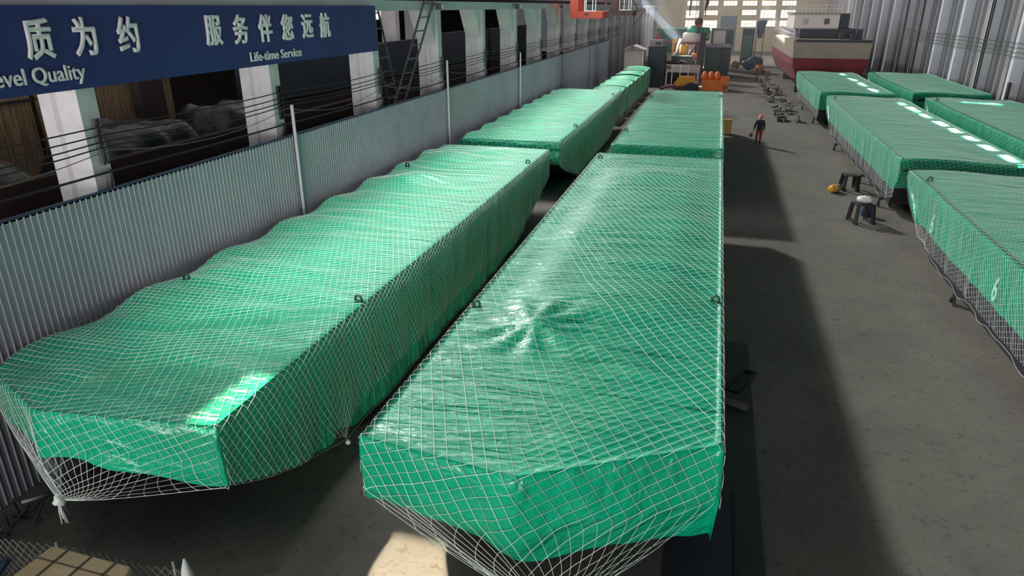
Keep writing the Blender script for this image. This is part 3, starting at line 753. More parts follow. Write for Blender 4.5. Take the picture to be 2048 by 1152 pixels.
solo(MB().lathe((6.42, 29.9, 0), [(0.16, 0), (0.2, 0.04), (0.2, 0.42), (0.17, 0.45)], 14), 'bucket', 'bucket_blue', 'dark blue bucket standing just behind the white bag stand', 'bucket')
stand(6.45, 34.4, 0.1, 'black work stand in the aisle beside a yellow and blue cone', 0.55, 0.68)
t = thing('paper_roll', (5.92, 33.9, 0), 'stubby yellow tipped roll lying on the floor beside a black stand', 'roll')
MB().tube([(5.62, 33.55, 0.18), (5.95, 33.88, 0.18)], [0.18, 0.16], 14).build('roll_body', 'yellow_box', t)
MB().tube([(5.54, 33.47, 0.18), (5.64, 33.57, 0.18)], [0.12, 0.18], 14).build('end_cap', 'yellow', t)

# ------------------------------------------------------------------ small things on the floor
t = thing('floor_hatch', (1.0, 9.6, 0), 'dark steel floor plate with a sunken cover at the foot of the middle pontoon', 'floor plate')
MB().box(0.35, 1.47, 3.0, 16.6, 0.0, 0.012).build('plate', 'floor_plate', t)
MB().box(0.0, 1.0, 6.0, 10.5, 0.012, 0.02).build('cover', 'pit_plate', t)
q = MB(); q.box(1.02, 1.07, 6.0, 10.6, 0.012, 0.028); q.box(0.0, 1.02, 10.53, 10.58, 0.012, 0.028); q.build('rim', 'black_steel', t)
q = MB().bar((0.78, 13.7, 0.1), (1.4, 13.4, 0.1), 0.22, 0.18); solo(q, 'steel_channel', 'black_steel', 'short black steel channel lying beside the middle pontoon', 'steel offcut')
q = MB(); q.bar((0.9, 14.1, 0.045), (1.35, 15.1, 0.045), 0.05); q.bar((1.15, 14.0, 0.045), (1.6, 15.0, 0.045), 0.05); q.bar((0.9, 14.1, 0.045), (1.15, 14.0, 0.045), 0.05); q.bar((1.35, 15.1, 0.045), (1.6, 15.0, 0.045), 0.05)
solo(q, 'rectangular_bracket', 'black_steel', 'small dark rectangular steel frame on the floor beside the middle pontoon', 'steel frame')
solo(MB().tube([(-10.55, 7.0, 0.03), (-10.3, 7.28, 0.03)], 0.025, 8), 'pipe_offcut', 'white_pipe', 'short white pipe piece on the dark floor near the fence', 'pipe')
t = thing('paper_crate', (1.15, 48.6, 0), 'pale yellow crate on the floor beside the second middle pontoon', 'crate')
MB().box(0.88, 1.42, 48.2, 48.9, 0.05, 0.95).build('box', 'yellow_box', t)
MB().box(0.90, 1.40, 48.22, 48.88, 0, 0.05).build('pallet', 'rust', t)

# wrapped crate with netting at bottom left
t = thing('wrapped_crate', (-7.5, 4.9, 0), 'tan paper wrapped crate with dark straps at the bottom left corner', 'crate')
q = MB(); q.prism([(-8.15, 3.9), (-6.7, 4.0), (-6.6, 5.25), (-6.72, 5.52), (-8.05, 5.55)], 'z', 0.0, 1.0); q.build('crate_body', 'kraft', t, bevel=0.04)
q = MB()
for xx in (-7.75, -7.35, -6.95): q.bar((xx, 3.95, 1.008), (xx, 5.52, 1.008), 0.03, 0.012)
for yy in (5.3, 4.95): q.bar((-8.12, yy, 1.008), (-6.63, yy - 0.02, 1.008), 0.02, 0.012)
q.build('straps', 'strap', t)
t = thing('chain_link_mesh', (-8.0, 5.8, 0), 'galvanised chain-link mesh standing behind the wrapped crate at bottom left', 'mesh fence')
q = MB(); nx = 30
for i in range(-4, nx):
    for s in (1, -1):
        pts = []
        for j in range(0, 9):
            x = -10.2 + (i + (j * 0.5 if s > 0 else 4 - j * 0.5)) * 0.135; z = 0.02 + j * 0.0875
            if -10.3 < x < -6.35: pts.append((x, 5.78 + 0.07 * (x + 8) + 0.03 * math.sin(x * 3), z + 0.03 * math.sin(x * 2.0)))
        if len(pts) > 1: q.tube(pts, 0.006, 3, cap=False)
q.build('wire_mesh', 'galv', t)
for xx in (-10.0, -8.3, -6.45): MB().tube([(xx, 5.80 + 0.07 * (xx + 8), 0), (xx, 5.80 + 0.07 * (xx + 8), 0.78)], 0.018, 8).build('post', 'galv', t)
q = MB(); q.tube([(-6.32, 5.98, 0.80), (-6.29, 5.94, 0.66), (-6.24, 5.9, 0.50), (-6.22, 5.9, 0.30)], [0.015, 0.06, 0.10, 0.05], 8)
solo(q, 'rag', 'white_bag', 'white rag hanging on the right end of the chain-link mesh', 'rag')
q = MB()
for i in range(7): q.tube([(-9.6 + 0.22 * i, 5.0, 0.05), (-9.5 + 0.22 * i, 5.6, 0.30 + 0.08 * (i % 3))], 0.05, 8)
solo(q, 'pipe_bundle', 'bucket_blue', 'bundle of grey blue tubes behind the chain-link mesh at bottom left', 'tube bundle', kind='stuff')
q = MB()
for i in range(16):
    x, y = random.uniform(-10.4, -10.1), random.uniform(5.9, 6.9)
    q.tube([(x, y, 0.03), (x + random.uniform(-.15, .3), y + random.uniform(-.3, .2), random.uniform(0.1, 0.4)), (x + random.uniform(-.2, .5), y + random.uniform(-.4, .2), 0.04)], 0.015, 4)
solo(q, 'wire_scrap', 'black_steel', 'tangle of dark wire scrap on the floor at the foot of the fence', 'scrap', kind='stuff')

# scrap steel strewn by the far right pontoon
k = 0
for r_ in range(22):
    for c_ in range(2):
        x = 5.2 + 1.04 * c_ + random.uniform(-.08, .08) - (0.25 if r_ > 14 else 0); y = 55.5 + 1.92 * r_ + random.uniform(-.1, .1)
        if (r_ * 2 + c_) % 7 == 3 or (r_, c_) == (4, 1): continue
        L_ = random.uniform(0.7, 1.5); w_ = random.uniform(0.25, 0.7); h_ = random.choice((0.05, 0.08, 0.25, 0.4)); a = random.uniform(-0.25, 0.25)
        q = MB()
        if k % 3 == 0:      # channel
            q.bar((x - 0.2, y - L_ / 2, 0.03), (x - 0.2 + a, y + L_ / 2, 0.03), w_ * 0.8, 0.06)
            for s_ in (-1, 1): q.bar((x - 0.2 + s_ * w_ * 0.38, y - L_ / 2, 0.06 + h_ / 2), (x - 0.2 + a + s_ * w_ * 0.38, y + L_ / 2, 0.06 + h_ / 2), 0.04, h_)
        elif k % 3 == 1:    # plate with a stiffener
            q.bar((x - 0.1, y - L_ / 2, 0.04), (x - 0.1 + a, y + L_ / 2, 0.04), w_, 0.08); q.bar((x - 0.1, y - L_ / 2, 0.08 + h_ / 2), (x - 0.1 + a, y + L_ / 2, 0.08 + h_ / 2), 0.06, h_)
        else:               # angled sheet
            q.bar((x - 0.33, y - 0.15, 0.06), (x + 0.27, y + a * 0.5, 0.06 + h_), 0.6, 0.06); q.bar((x + 0.22, y - 0.2, 0.0), (x + 0.22, y - 0.2, h_), 0.08)
        solo(q, 'steel_offcut', 'scrap', 'steel offcut among the scrap strewn on the floor left of the far right pontoon', 'steel offcut', 'scrap steel beside the far pontoon'); k += 1
solo(MB().bar((4.6, 97.6, 0.15), (6.6, 96.9, 0.15), 0.6, 0.3), 'orange_beam', 'orange', 'orange beam lying on the scrap before the boat bow', 'beam', kind='thing')

# ------------------------------------------------------------------ covered crates beyond the left row
for i in range(5):
    y0 = 49.6 + 4.5 * i; D = Drape(-8.35 + (0.03 * i), -6.15 + 0.03 * i, y0, y0 + 3.9, 2.25 + 0.05 * (i == 4), bumps=lambda x, y: 0.14 * (1 - ((x + 7.25) / 1.2) ** 2) + 0.05 * math.sin(y * 2.3), seed=40 + i, rk=(5, 0), fold=0.05)
    t = thing('covered_crate', (-7.25, y0 + 1.95, 0), 'upright crate under a pale green cover, %s in the row behind the left pontoons' % ORD[i], 'crate', 'green covered crates by the fence')
    MB().box(D.x0 + 0.06, D.x1 - 0.06, y0 + 0.06, y0 + 3.84, 0, 2.1).build('crate_body', 'cabinet_trim', t)
    q, _ = D.sheet(12, 20, lambda u, v, n: 1.75, 6); q.build('cover', 'crate_green', t, fix=False)

# ------------------------------------------------------------------ far left equipment
t = thing('gabled_cabinet', (-7.9, 74, 0), 'pale pink gabled cabinet with two door panels behind the green covered crates', 'cabinet')
MB().box(-8.8, -7.0, 73, 75.6, 0, 3.85).build('body', 'cabinet', t)
MB().prism([(-9.05, 3.85), (-6.8, 3.85), (-7.93, 4.25)], 'y', 72.8, 75.8).build('roof', 'cabinet_trim', t)
for x0 in (-8.7, -7.88): MB().box(x0, x0 + 0.76, 72.95, 73, 0.3, 3.7).build('door', 'cabinet', t)
MB().box(-6.99, -6.9, 72.9, 73.0, 0, 3.8).build('corner_post', 'white_steel', t)
t = thing('steel_container', (-5.9, 80, 0), 'dark teal steel container right of the gabled cabinet', 'container')
q = MB().box(-6.72, -5.05, 76, 79.6, 0, 3.95)
for i in range(9): q.box(-6.7 + i * 0.18, -6.62 + i * 0.18, 75.94, 76, 0.2, 3.8)
q.build('shell', 'container', t); MB().box(-6.76, -5.0, 75.9, 79.7, 3.95, 4.05).build('lid', 'black_steel', t)
t = thing('control_box', (-6.1, 79, 4.05), 'grey control box on top of the dark teal container', 'box')
MB().box(-6.7, -5.4, 77, 79, 4.05, 4.6).build('housing', 'steel_grey', t); MB().box(-6.1, -5.6, 76.95, 77, 4.2, 4.4).build('slot', 'black_steel', t)
t = thing('green_trough', (-6.4, 112, 0), 'long green machine box in the smoke beyond the container', 'machine')
MB().box(-8.7, -4.2, 110, 116, 1.5, 4.8).build('housing', 'green_paint', t)
for x in (-8.4, -4.6): MB().box(x, x + 0.3, 110.2, 115.8, 0, 1.5).build('leg', 'dark_green', t)
t = thing('red_stand', (-6.3, 93, 0), 'small red steel stand by the container top in the far left', 'stand')
MB().prism([(-7.6, 3.9), (-6.6, 3.9), (-7.1, 4.9)], 'y', 92.8, 93.2).build('bracket', 'red_steel', t); MB().box(-7.4, -5.2, 92.8, 93.2, 3.7, 3.9).build('arm', 'red_steel', t); MB().box(-7.2, -6.9, 92.8, 93.2, 0, 3.7).build('post', 'red_steel', t)
t = thing('tan_pillar', (-4.6, 84, 0), 'tan upright steel box between the container and the pump frame', 'steel box')
MB().box(-4.85, -4.35, 83.7, 84.2, 0, 4.5).build('post', 'yellow_box', t); MB().box(-4.33, -4.15, 83.7, 84.2, 0, 4.7).build('strip', 'purple_red', t)

# pump skid with tank
t = thing('pump_skid', (-3.2, 85, 0), 'pump skid with a pale drum tank on a red steel frame, under the crane hook', 'pump')
MB().lathe((-2.85, 86, 4.05), [(0.95, 0), (1.05, 0.1), (1.05, 0.9), (0.85, 1.05)], 20).build('tank', 'tank', t)
MB().lathe((-2.55, 86.2, 5.1), [(0.95, 0), (1.0, 0.05), (0.9, 0.5), (0.35, 0.75)], 20).build('dome', 'green_paint', t)
q = MB()
for (a, c) in (((-4.5, 82.3, 2.5), (-3.9, 85, 4.0)), ((-2.1, 82.3, 2.5), (-1.9, 85, 4.0)), ((-4.4, 82.5, 4.05), (-2.0, 82.5, 4.05)), ((-3.0, 82.4, 2.6), (-2.2, 82.6, 4.0)), ((-4.4, 82.5, 0), (-4.4, 82.5, 4.05)), ((-2.0, 82.5, 0), (-2.0, 82.5, 4.05)), ((-4.4, 86.9, 0), (-4.4, 86.9, 4.05)), ((-2.0, 86.9, 0), (-2.0, 86.9, 4.05)), ((-4.4, 86.9, 4.0), (-2.0, 86.9, 4.0))): q.bar(a, c, 0.18)
q.build('frame', 'purple_red', t)
MB().lathe((-3.5, 82.9, 2.9), [(0.35, 0), (0.5, 0.15), (0.5, 0.9), (0.3, 1.1)], 14).build('motor', 'yellow', t)
q = MB().tube([(-3.9, 82.6, 4.5), (-4.1, 82.4, 3.9), (-4.2, 82.3, 3.2), (-4.6, 82.2, 2.7)], 0.16, 8); q.build('hose', 'white_steel', t)
MB().box(-4.0, -2.1, 82.7, 84, 2.5, 2.95).build('engine', 'orange', t)
t = thing('engine_block', (-3.5, 80.5, 0), 'dark engine block in front of the pump skid', 'engine')
MB().box(-4.9, -2.1, 80.0, 81.6, 0, 2.4).build('block', 'black_steel', t); MB().box(-4.6, -2.4, 80.05, 81.5, 2.4, 2.9).build('head', 'dark_green', t)
MB().tube([(-4.2, 79.95, 2.2), (-3.5, 79.88, 2.45), (-2.9, 79.95, 2.2)], 0.08, 8).build('pipe', 'steel_grey', t)
t = thing('pipe_rack', (-3.2, 77, 0), 'white steel rack of horizontal bars with a red end cap', 'rack')
for i in range(6): MB().tube([(-4.8, 76.2, 2.25 - i * 0.13), (-1.45, 76.2, 2.25 - i * 0.13)], 0.045, 6).build('bar', 'white_steel', t)
for x in (-4.75, -4.2, -3.4, -2.6, -1.6): MB().box(x - 0.05, x + 0.05, 76.24, 76.34, 0, 2.3).build('post', 'white_steel', t)
MB().box(-4.9, -4.4, 76.1, 76.2, 1.95, 2.2).build('end_cap', 'purple_red', t)
t = thing('yellow_hopper', (-2.8, 75.4, 0), 'yellow hopper lying before the white rack', 'hopper')
MB().prism([(-4.0, 0.35), (-3.4, 1.25), (-1.9, 1.25), (-1.6, 0.35)], 'y', 74.8, 76).build('shell', 'yellow', t)
MB().box(-3.9, -1.7, 74.9, 75.9, 0, 0.35).build('skid', 'purple_red', t)
for x in (-3.2, -2.8, -2.4): MB().lathe((x, 74.76, 0.55), [(0.1, 0), (0.1, 0.05)], 8, 'y').build('bolt', 'orange', t)
q = MB(); q.tube([(-5.1, 73.6, 0.1), (-4.5, 73.6, 0.45), (-3.8, 73.5, 0.5), (-3.2, 73.6, 0.12)], 0.16, 8); solo(q, 'hose', 'purple_red', 'dark red hose lying in front of the yellow hopper', 'hose')
q = MB().prism([(-3.1, 0), (-1.3, 0), (-1.4, 0.6), (-2.2, 0.85), (-3.0, 0.4)], 'y', 73.2, 74.2); solo(q, 'dark_sheet', 'container', 'dark blue sheet folded on the floor beside the yellow hopper', 'sheet')
t = thing('orange_skid', (0.2, 75.4, 0), 'orange steel machine base standing at the aisle behind the second middle pontoon', 'machine base')
MB().box(-1.1, 0.75, 74.6, 76.2, 0, 1.0).build('base', 'orange', t)
q = MB(); q.box(0.75, 1.45, 74.4, 74.5, 0, 1.3); q.box(0.75, 0.85, 74.5, 76.2, 0, 1.3); q.box(1.35, 1.45, 74.5, 76.2, 0, 1.3); q.box(0.85, 1.35, 76.1, 76.2, 0, 1.3); q.box(0.85, 1.35, 74.5, 76.1, 0, 0.8); q.build('bin', 'orange', t)
for (x, z) in ((-0.9, 1.0), (-0.3, 1.0), (0.3, 1.0)): MB().lathe((x, 75.2, z), [(0.34, 0), (0.36, 0.3), (0.2, 0.7), (0.1, 0.8)], 12).build('flange', 'orange', t)
q = MB()
for i in range(3): q.box(0.92 + i * 0.16, 1.0 + i * 0.16, 74.38, 74.4, 0.15, 0.6)
q.build('grille', 'black_steel', t)
t = thing('crane_jib_post', (-1.5, 80.5, 0), 'dark slim post with a bracket arm standing beside the engine block', 'post', kind='thing')
MB().box(-1.8, -1.2, 79.2, 79.7, 0, 5.3).build('post', 'boat_dark', t); MB().bar((-1.5, 79.4, 4.4), (-0.9, 79.4, 5.1), 0.25).build('arm', 'green_paint', t); MB().box(-2.0, -0.9, 79.15, 79.72, 1.4, 1.7).build('clamp', 'black_steel', t)
t = thing('steel_container', (0.1, 91, 0), 'dark green and navy steel container right of the slim post', 'container')
MB().box(-1.3, 0.45, 88.5, 94, 0, 3.4).build('shell', 'dark_green', t); MB().box(0.45, 1.5, 88.6, 94, 0, 3.3).build('shell', 'boat_dark', t)
MB().box(-1.35, 1.55, 88.4, 94.1, 3.4, 3.55).build('lid', 'steel_grey', t)
t = thing('cabin', (0.3, 101, 0), 'small grey cabin with a pink panel beyond the navy container', 'cabin')
MB().box(-0.9, 1.9, 100, 103, 3.0, 5.0).build('wall', 'dark_green', t); MB().box(-0.6, 0.9, 99.93, 100, 3.3, 4.9).build('panel', 'cabinet', t); MB().box(-1.0, 2.0, 99.9, 103.1, 5.0, 5.15).build('roof', 'steel_grey', t)
for x in (-0.8, 1.6): MB().box(x, x + 0.25, 100.2, 102.8, 0, 3.0).build('leg', 'steel_grey', t)
t = thing('green_winch', (-1.4, 92, 0), 'bright green winch housing hanging level with the crane hook', 'winch')
MB().lathe((-1.9, 91.5, 4.75), [(0.5, -0.9), (0.75, -0.8), (0.75, 0.8), (0.5, 0.9)], 18, 'x').build('drum', 'green_paint', t); MB().box(-2.8, -1.4, 92.3, 93, 3.9, 5.5).build('frame', 'pale_green', t)
for x in (-2.6, -1.6): MB().box(x, x + 0.2, 92.3, 92.9, 0, 3.9).build('leg', 'dark_green', t)
# crane hook block
t = thing('crane_hook_block', (-2.05, 78, 6.3), 'round dark red crane hook block hanging from many thin ropes', 'crane hook')
MB().lathe((-2.05, 77.75, 6.35), [(0.3, 0), (0.42, 0.05), (0.42, 0.45), (0.3, 0.5)], 20, 'y').build('sheave', 'crane_dark', t)
MB().box(-2.3, -1.8, 77.7, 78.3, 5.85, 6.1).build('cheek', 'red_steel', t)
MB().tube([(-2.05, 78, 5.9), (-2.05, 78, 5.55), (-1.88, 78, 5.4), (-2.05, 78, 5.25), (-2.2, 78, 5.4)], 0.06, 8).build('hook', 'black_steel', t)
for x in (-2.4, -2.25, -2.1, -1.95, -1.8): MB().tube([(x, 78, 6.5), (x, 78, 9.8)], 0.025, 5).build('rope', 'black_cable', t)
q = MB().tube([(-1.35, 77, 9.8), (-1.4, 77, 8.1), (-1.5, 77, 7.6), (-1.45, 77, 6.9)], [0.14, 0.2, 0.08, 0.04], 8); solo(q, 'hanging_chain_bag', 'crane_dark', 'dark chain bag hanging right of the hook ropes', 'chain bag')
q = MB().tube([(-2.95, 77, 9.8), (-2.95, 77, 8.0), (-3.0, 77, 7.2), (-2.9, 77, 6.9)], [0.07, 0.09, 0.05, 0.03], 8); solo(q, 'hanging_pendant', 'crane_dark', 'dark control pendant hanging left of the hook ropes', 'pendant')

# overhead crane carriages on the left runway
def carriage(x0, x1, y0, y1, m, label, ladders):
    t = thing('crane_carriage', ((x0 + x1) / 2, y0, 7.0), label, 'crane carriage')
    q = MB().box(x0, x0 + 0.55, y0, y1, 7.05, 9.2); q.build('end_frame', m, t)
    MB().box(x0 + 0.55, x1, y0, y1, 7.05, 7.5).build('bottom_girder', m, t)
    MB().box(x0 + 1.0, x0 + 1.3, y0 - 0.03, y0, 7.28, 7.36).build('slot', 'black_steel', t)
    MB().box(max(x0 - 1.4, -10.5), x0, y0 + 0.2, y1 - 0.2, 8.2, 8.5).build('support_arm', m, t)
    r = MB()
    for x in ladders: r.bar((x, y0 + 0.02, 7.5), (x, y0 + 0.02, 9.2), 0.05)
    r.bar((ladders[0], y0 + 0.02, 7.52), (ladders[-1], y0 + 0.02, 7.52), 0.06); r.build('railing', 'white_steel', t)
    MB().bar((x1 - 0.2, y0 + 0.05, 8.5), (x1 + 0.15, y1, 7.5), 0.08).build('brace', 'steel_grey', t)
    return t
carriage(-9.95, -7.7, 50.5, 53.5, 'crane_red', 'orange red overhead crane carriage with white railings, nearer of two at the left runway', (-8.95, -8.85, -8.4, -8.2))
c2 = carriage(-9.35, -7.4, 66, 69, 'crane_dark', 'dark red overhead crane carriage with a jib bracket, farther of two at the left runway', (-8.6, -8.2, -7.8, -7.6))
q = MB(); q.bar((-7.4, 66.5, 7.25), (-6.45, 66.5, 7.6), 0.12); q.bar((-7.35, 66.5, 6.2), (-6.45, 66.5, 7.5), 0.1); q.bar((-7.35, 66.5, 4.2), (-7.35, 66.5, 7.3), 0.12); q.build('jib_bracket', 'crane_dark', c2)

# far right cabinets, hoist cone
t = thing('teal_cabinet', (4.0, 111, 0), 'tall dark teal slatted cabinet against the bright end wall', 'cabinet')
q = MB().box(3.3, 4.9, 110, 112, 0, 4.9); q.build('body', 'container', t)
for i in range(4): MB().box(3.45 + i * 0.33, 3.65 + i * 0.33, 109.95, 110, 1.0, 4.0).build('slat', 'green_paint', t)
t = thing('grey_hopper', (5.7, 111, 0), 'pale grey funnel hopper on legs left of the boat bow', 'hopper')
MB().lathe((5.7, 111, 3.6), [(0.25, 0), (0.75, 2.2), (0.78, 2.4)], 4).build('cone', 'blue_door', t)
for (x, y) in ((5.2, 110.5), (6.2, 110.5), (5.2, 111.5), (6.2, 111.5)): MB().bar((x, y, 0), (x, y, 5.4), 0.08).build('leg', 'steel_grey', t)
for i, (x, y, r, m) in enumerate(((2.6, 104, 0.6, 'yellow_box'), (4.2, 102, 0.8, 'bucket_blue'), (5.5, 99.5, 0.5, 'orange'), (5.2, 106, 0.9, 'container'))):
    solo(MB().blob((x, y, r * 0.8), r, 8, 0.4, i + 20, (1.1, 1, 0.85), 1.8), 'rubbish_sack', m, ['tan sack', 'navy sack', 'orange sack', 'dark teal sack'][i] + ' in the clutter on the floor left of the boat', 'sack', 'sacks beside the boat')

# ------------------------------------------------------------------ boat on the right
t = thing('work_boat', (10.2, 84, 0.6), 'white over red steel work boat with a white cabin, propped beside the right-hand wall', 'boat')
def loft(secs, y):
    return secs
stations = []  # y, half width, sheer z, keel z
for (y, hw, zs_, zk) in ((73.0, 3.15, 4.95, 0.9), (75, 3.3, 4.95, 0.7), (84, 3.4, 4.85, 0.6), (95, 3.6, 4.7, 0.6), (102, 3.2, 4.8, 0.7), (106, 1.8, 5.1, 1.2), (108, 0.08, 5.3, 2.6)):
    stations.append((y, hw, zs_, zk))
def hull_mesh(lo, hi, m, name):
    q = MB(); vs = []; n = 9
    for (y, hw, zs_, zk) in stations:
        zl = {'k': zk, 'w': 3.35, 's': zs_}
        a, b = zl[lo], zl[hi]
        for s in (-1, 1):
            for i in range(n):
                z = a + (b - a) * i / (n - 1); f = min(1, max(0, (z - zk) / (zs_ - zk)))
                w = hw * (0.80 + 0.20 * min(1, f * 2.2)) * (1 - 0.35 * max(0, 1 - f / 0.15) ** 2) + (0.25 * f * f if hw > 1 else 0)
                vs.append((10.15 + s * w, y, z))
    k = len(stations); fs = []
    for j in range(k - 1):
        for s in range(2):
            for i in range(n - 1):
                p = j * 2 * n + s * n + i; fs.append((p, p + 1, p + 2 * n + 1, p + 2 * n))
    for i in range(n - 1): fs.append((i, i + 1, n + i + 1, n + i))
    for j in range(k - 1):
        p = j * 2 * n; fs.append((p, p + 2 * n, p + 3 * n, p + n)) if lo == 'k' else fs.append((p + n - 1, p + 3 * n - 1, p + 4 * n - 1, p + 2 * n - 1))
    q.add(vs, fs); return q.build(name, m, t)
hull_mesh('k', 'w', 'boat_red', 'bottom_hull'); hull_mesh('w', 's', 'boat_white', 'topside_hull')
q = MB(); q.box(7.0, 13.5, 72.95, 73.1, 4.75, 4.98); q.build('rubbing_strake', 'boat_dark', t)
MB().box(7.6, 13.0, 77, 90, 4.9, 5.75).build('deckhouse_base', 'boat_dark', t)
cb = MB().box(7.2, 11.4, 80, 88, 5.75, 7.1).build('cabin', 'boat_cabin', t)
for x0 in (8.0, 10.0): MB().box(x0, x0 + 0.5, 79.96, 80, 6.15, 6.7).build('window', 'dark_glass', cb)
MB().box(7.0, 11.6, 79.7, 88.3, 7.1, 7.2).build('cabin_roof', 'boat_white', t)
MB().box(11.5, 12.4, 80.5, 83, 5.75, 7.15).build('funnel', 'boat_dark', t)
q = MB()
for i in range(14):
    y = 75 + i * 1.4; q.bar((6.95, y, 4.95), (6.95, y, 5.75), 0.06)
q.bar((6.95, 75, 5.75), (6.95, 93.2, 5.75), 0.06); q.bar((6.95, 75, 5.35), (6.95, 93.2, 5.35), 0.05); q.build('side_rail', 'white_steel', t)
q = MB()
for i in range(12):
    x = 7.4 + i * 0.37; q.bar((x, 79.8, 7.2), (x, 79.8, 7.95), 0.035)
q.bar((7.4, 79.8, 7.95), (11.5, 79.8, 7.95), 0.035); q.bar((7.4, 79.8, 7.6), (11.5, 79.8, 7.6), 0.03)
for i in range(10):
    y = 80 + i * 0.9; q.bar((7.2, y, 7.2), (7.2, y, 7.95), 0.035)
q.bar((7.2, 79.8, 7.95), (7.2, 88.1, 7.95), 0.035); q.build('roof_rail', 'white_steel', t)
for (x, y) in ((8.2, 76), (12.2, 76), (8.2, 90), (12.2, 90)):
    solo(MB().box(x - 0.5, x + 0.5, y - 0.4, y + 0.4, 0, 0.60), 'keel_block', 'black_steel', 'black keel block holding up the work boat', 'keel block', 'blocks under the boat')
for (x, y, h) in ((12.6, 75.2, 0.9), (12.0, 74.6, 0.5), (11.2, 75.4, 0.6)): MB().box(x - 0.25, x + 0.25, y - 0.3, y + 0.3, 4.95, 4.95 + h).build('deck_gear', 'boat_dark', t)

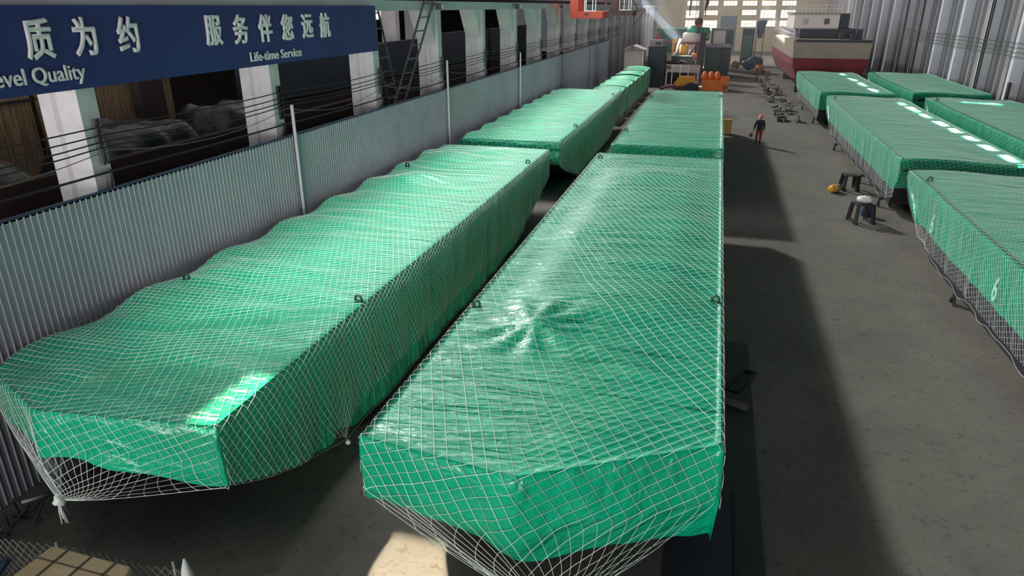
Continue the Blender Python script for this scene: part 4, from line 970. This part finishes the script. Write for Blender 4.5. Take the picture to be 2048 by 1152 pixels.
# ------------------------------------------------------------------ the walking person
def person(px, py):
    J = {'pel': (0, 0, 0.93), 'spi': (0, 0.0, 1.12), 'che': (0.0, 0, 1.32), 'nec': (0.0, -0.01, 1.50), 'hea': (0.01, -0.03, 1.60), 'top': (0.01, -0.02, 1.72),
         'shl': (-0.19, 0, 1.43), 'ell': (-0.27, 0.02, 1.16), 'wrl': (-0.33, -0.06, 0.92), 'hal': (-0.35, -0.09, 0.83),
         'shr': (0.19, 0, 1.43), 'elr': (0.25, 0.05, 1.15), 'wrr': (0.25, 0.0, 0.90), 'har': (0.24, -0.02, 0.80),
         'hil': (-0.10, 0, 0.88), 'knl': (-0.115, -0.07, 0.48), 'anl': (-0.11, 0.03, 0.09), 'tol': (-0.12, -0.13, 0.035),
         'hir': (0.10, 0, 0.88), 'knr': (0.11, -0.02, 0.48), 'anr': (0.10, 0.16, 0.10), 'tor': (0.11, 0.02, 0.035)}
    R = {'pel': .15, 'spi': .17, 'che': .185, 'nec': .06, 'hea': .10, 'top': .085, 'shl': .085, 'ell': .07, 'wrl': .04, 'hal': .04, 'shr': .085, 'elr': .07, 'wrr': .04, 'har': .04,
         'hil': .11, 'knl': .075, 'anl': .05, 'tol': .04, 'hir': .11, 'knr': .075, 'anr': .05, 'tor': .04}
    E_ = [('pel', 'spi'), ('spi', 'che'), ('che', 'nec'), ('nec', 'hea'), ('hea', 'top'), ('che', 'shl'), ('shl', 'ell'), ('ell', 'wrl'), ('wrl', 'hal'), ('che', 'shr'), ('shr', 'elr'), ('elr', 'wrr'), ('wrr', 'har'),
          ('pel', 'hil'), ('hil', 'knl'), ('knl', 'anl'), ('anl', 'tol'), ('pel', 'hir'), ('hir', 'knr'), ('knr', 'anr'), ('anr', 'tor')]
    for h, sx in (('hal', -1), ('har', 1)):
        bx, by, bz = J[h]
        for f in range(4):
            o = (f - 1.5) * 0.018
            J[h + 'f%d' % f] = (bx + 0.01 * sx, by + o, bz - 0.045); R[h + 'f%d' % f] = 0.011
            J[h + 'g%d' % f] = (bx + 0.002 * sx, by + o - 0.006, bz - 0.085 - 0.008 * (f in (1, 2))); R[h + 'g%d' % f] = 0.009
            E_.append((h, h + 'f%d' % f)); E_.append((h + 'f%d' % f, h + 'g%d' % f))
        J[h + 't'] = (bx - 0.02 * sx, by - 0.045, bz - 0.03); R[h + 't'] = 0.011; E_.append((h, h + 't'))
    J['nos'] = (0.01, -0.135, 1.60); R['nos'] = 0.018; E_.append(('hea', 'nos'))
    ks = list(J); me = bpy.data.meshes.new('skel'); me.from_pydata([J[k] for k in ks], [(ks.index(a), ks.index(c)) for a, c in E_], [])
    o = bpy.data.objects.new('skel', me); COL.objects.link(o)
    o.modifiers.new('s', 'SKIN'); o.modifiers.new('ss', 'SUBSURF').levels = 2
    for i, k in enumerate(ks): me.skin_vertices[0].data[i].radius = (R[k], R[k] * (0.72 if k in ('pel', 'spi', 'che') else 1)); 
    me.skin_vertices[0].data[0].use_root = True
    dg = bpy.context.evaluated_depsgraph_get(); m2 = bpy.data.meshes.new_from_object(o.evaluated_get(dg)); bpy.data.objects.remove(o)
    m2.materials.clear()
    for nm in ('skin', 'jacket', 'trousers', 'boot'): m2.materials.append(MATS[nm])
    for p in m2.polygons:
        c = p.center; p.use_smooth = True
        arm = abs(c.x) > 0.20 and c.z < 1.25
        if c.z > 1.49: k = 0
        elif arm: k = 1 if c.z > 0.92 else 0
        elif c.z > 0.90: k = 1
        elif c.z > 0.12: k = 2
        else: k = 3
        p.material_index = k
    t = thing('person', (px, py, 0), 'person in an orange helmet, dark jacket and orange trousers walking in the aisle', 'person')
    b_ = bpy.data.objects.new('body', m2); COL.objects.link(b_); b_.parent = t; ORG[b_.name] = Vector((px, py, 0))
    MB().lathe((px + 0.01, py - 0.02, 1.66), [(0.155, 0), (0.15, 0.015), (0.125, 0.02), (0.12, 0.07), (0.08, 0.13), (0.02, 0.15)], 18).build('helmet', 'helmet', t)
    q = MB()
    for sx in (-1, 1): q.blob((px + 0.01 + sx * 0.036, py - 0.118, 1.625), 0.013, 5, 0)
    q.blob((px + 0.01, py - 0.115, 1.55), 0.02, 5, 0, 0, (1.4, 0.5, 0.35)); q.build('face_features', 'boot', t)
    q = MB()
    for sx in (-1, 1): q.blob((px + 0.01 + sx * 0.105, py - 0.02, 1.60), 0.028, 5, 0, 0, (0.4, 0.8, 1.2))
    q.build('ears', 'skin', t)
    return t
person(2.95, 45.0)
q = MB().blob((2.50, 44.80, 0.62), 0.11, 8, 0.3, 9, (0.8, 1, 1.2), 2); q.tube([(2.50, 44.82, 0.70), (2.54, 44.87, 0.76), (2.57, 44.89, 0.76)], 0.01, 5)
solo(q, 'red_pouch', 'red_steel', 'small red pouch held in the hand of the walking person', 'pouch')

# ------------------------------------------------------------------ dusty air at the far end
hm = bpy.data.materials.new('dusty_air'); hm.use_nodes = True; hn = hm.node_tree
hn.nodes.remove(hn.nodes['Principled BSDF']); vsn = hn.nodes.new('ShaderNodeVolumeScatter')
vsn.inputs['Color'].default_value = (0.92, 0.95, 1.0, 1); vsn.inputs['Density'].default_value = 0.0028; vsn.inputs['Anisotropy'].default_value = 0.2
hn.links.new(vsn.outputs[0], hn.nodes['Material Output'].inputs['Volume']); MATS['haze'] = hm
hz = MB().box(-10.55, 17.5, 71.7, 144.4, -0.2, 12.0).build('dusty_air', 'haze'); hz['kind'] = 'stuff'; hz['label'] = 'thin dusty haze hanging in the far end of the hall'; hz['category'] = 'haze'
strip('smoke_shaft_sun', (-14.6, 104, 12.4), 1500, (0.72, 0.86, 1.0), (1.05, 0, -1), 0.9, 2, 2.5)
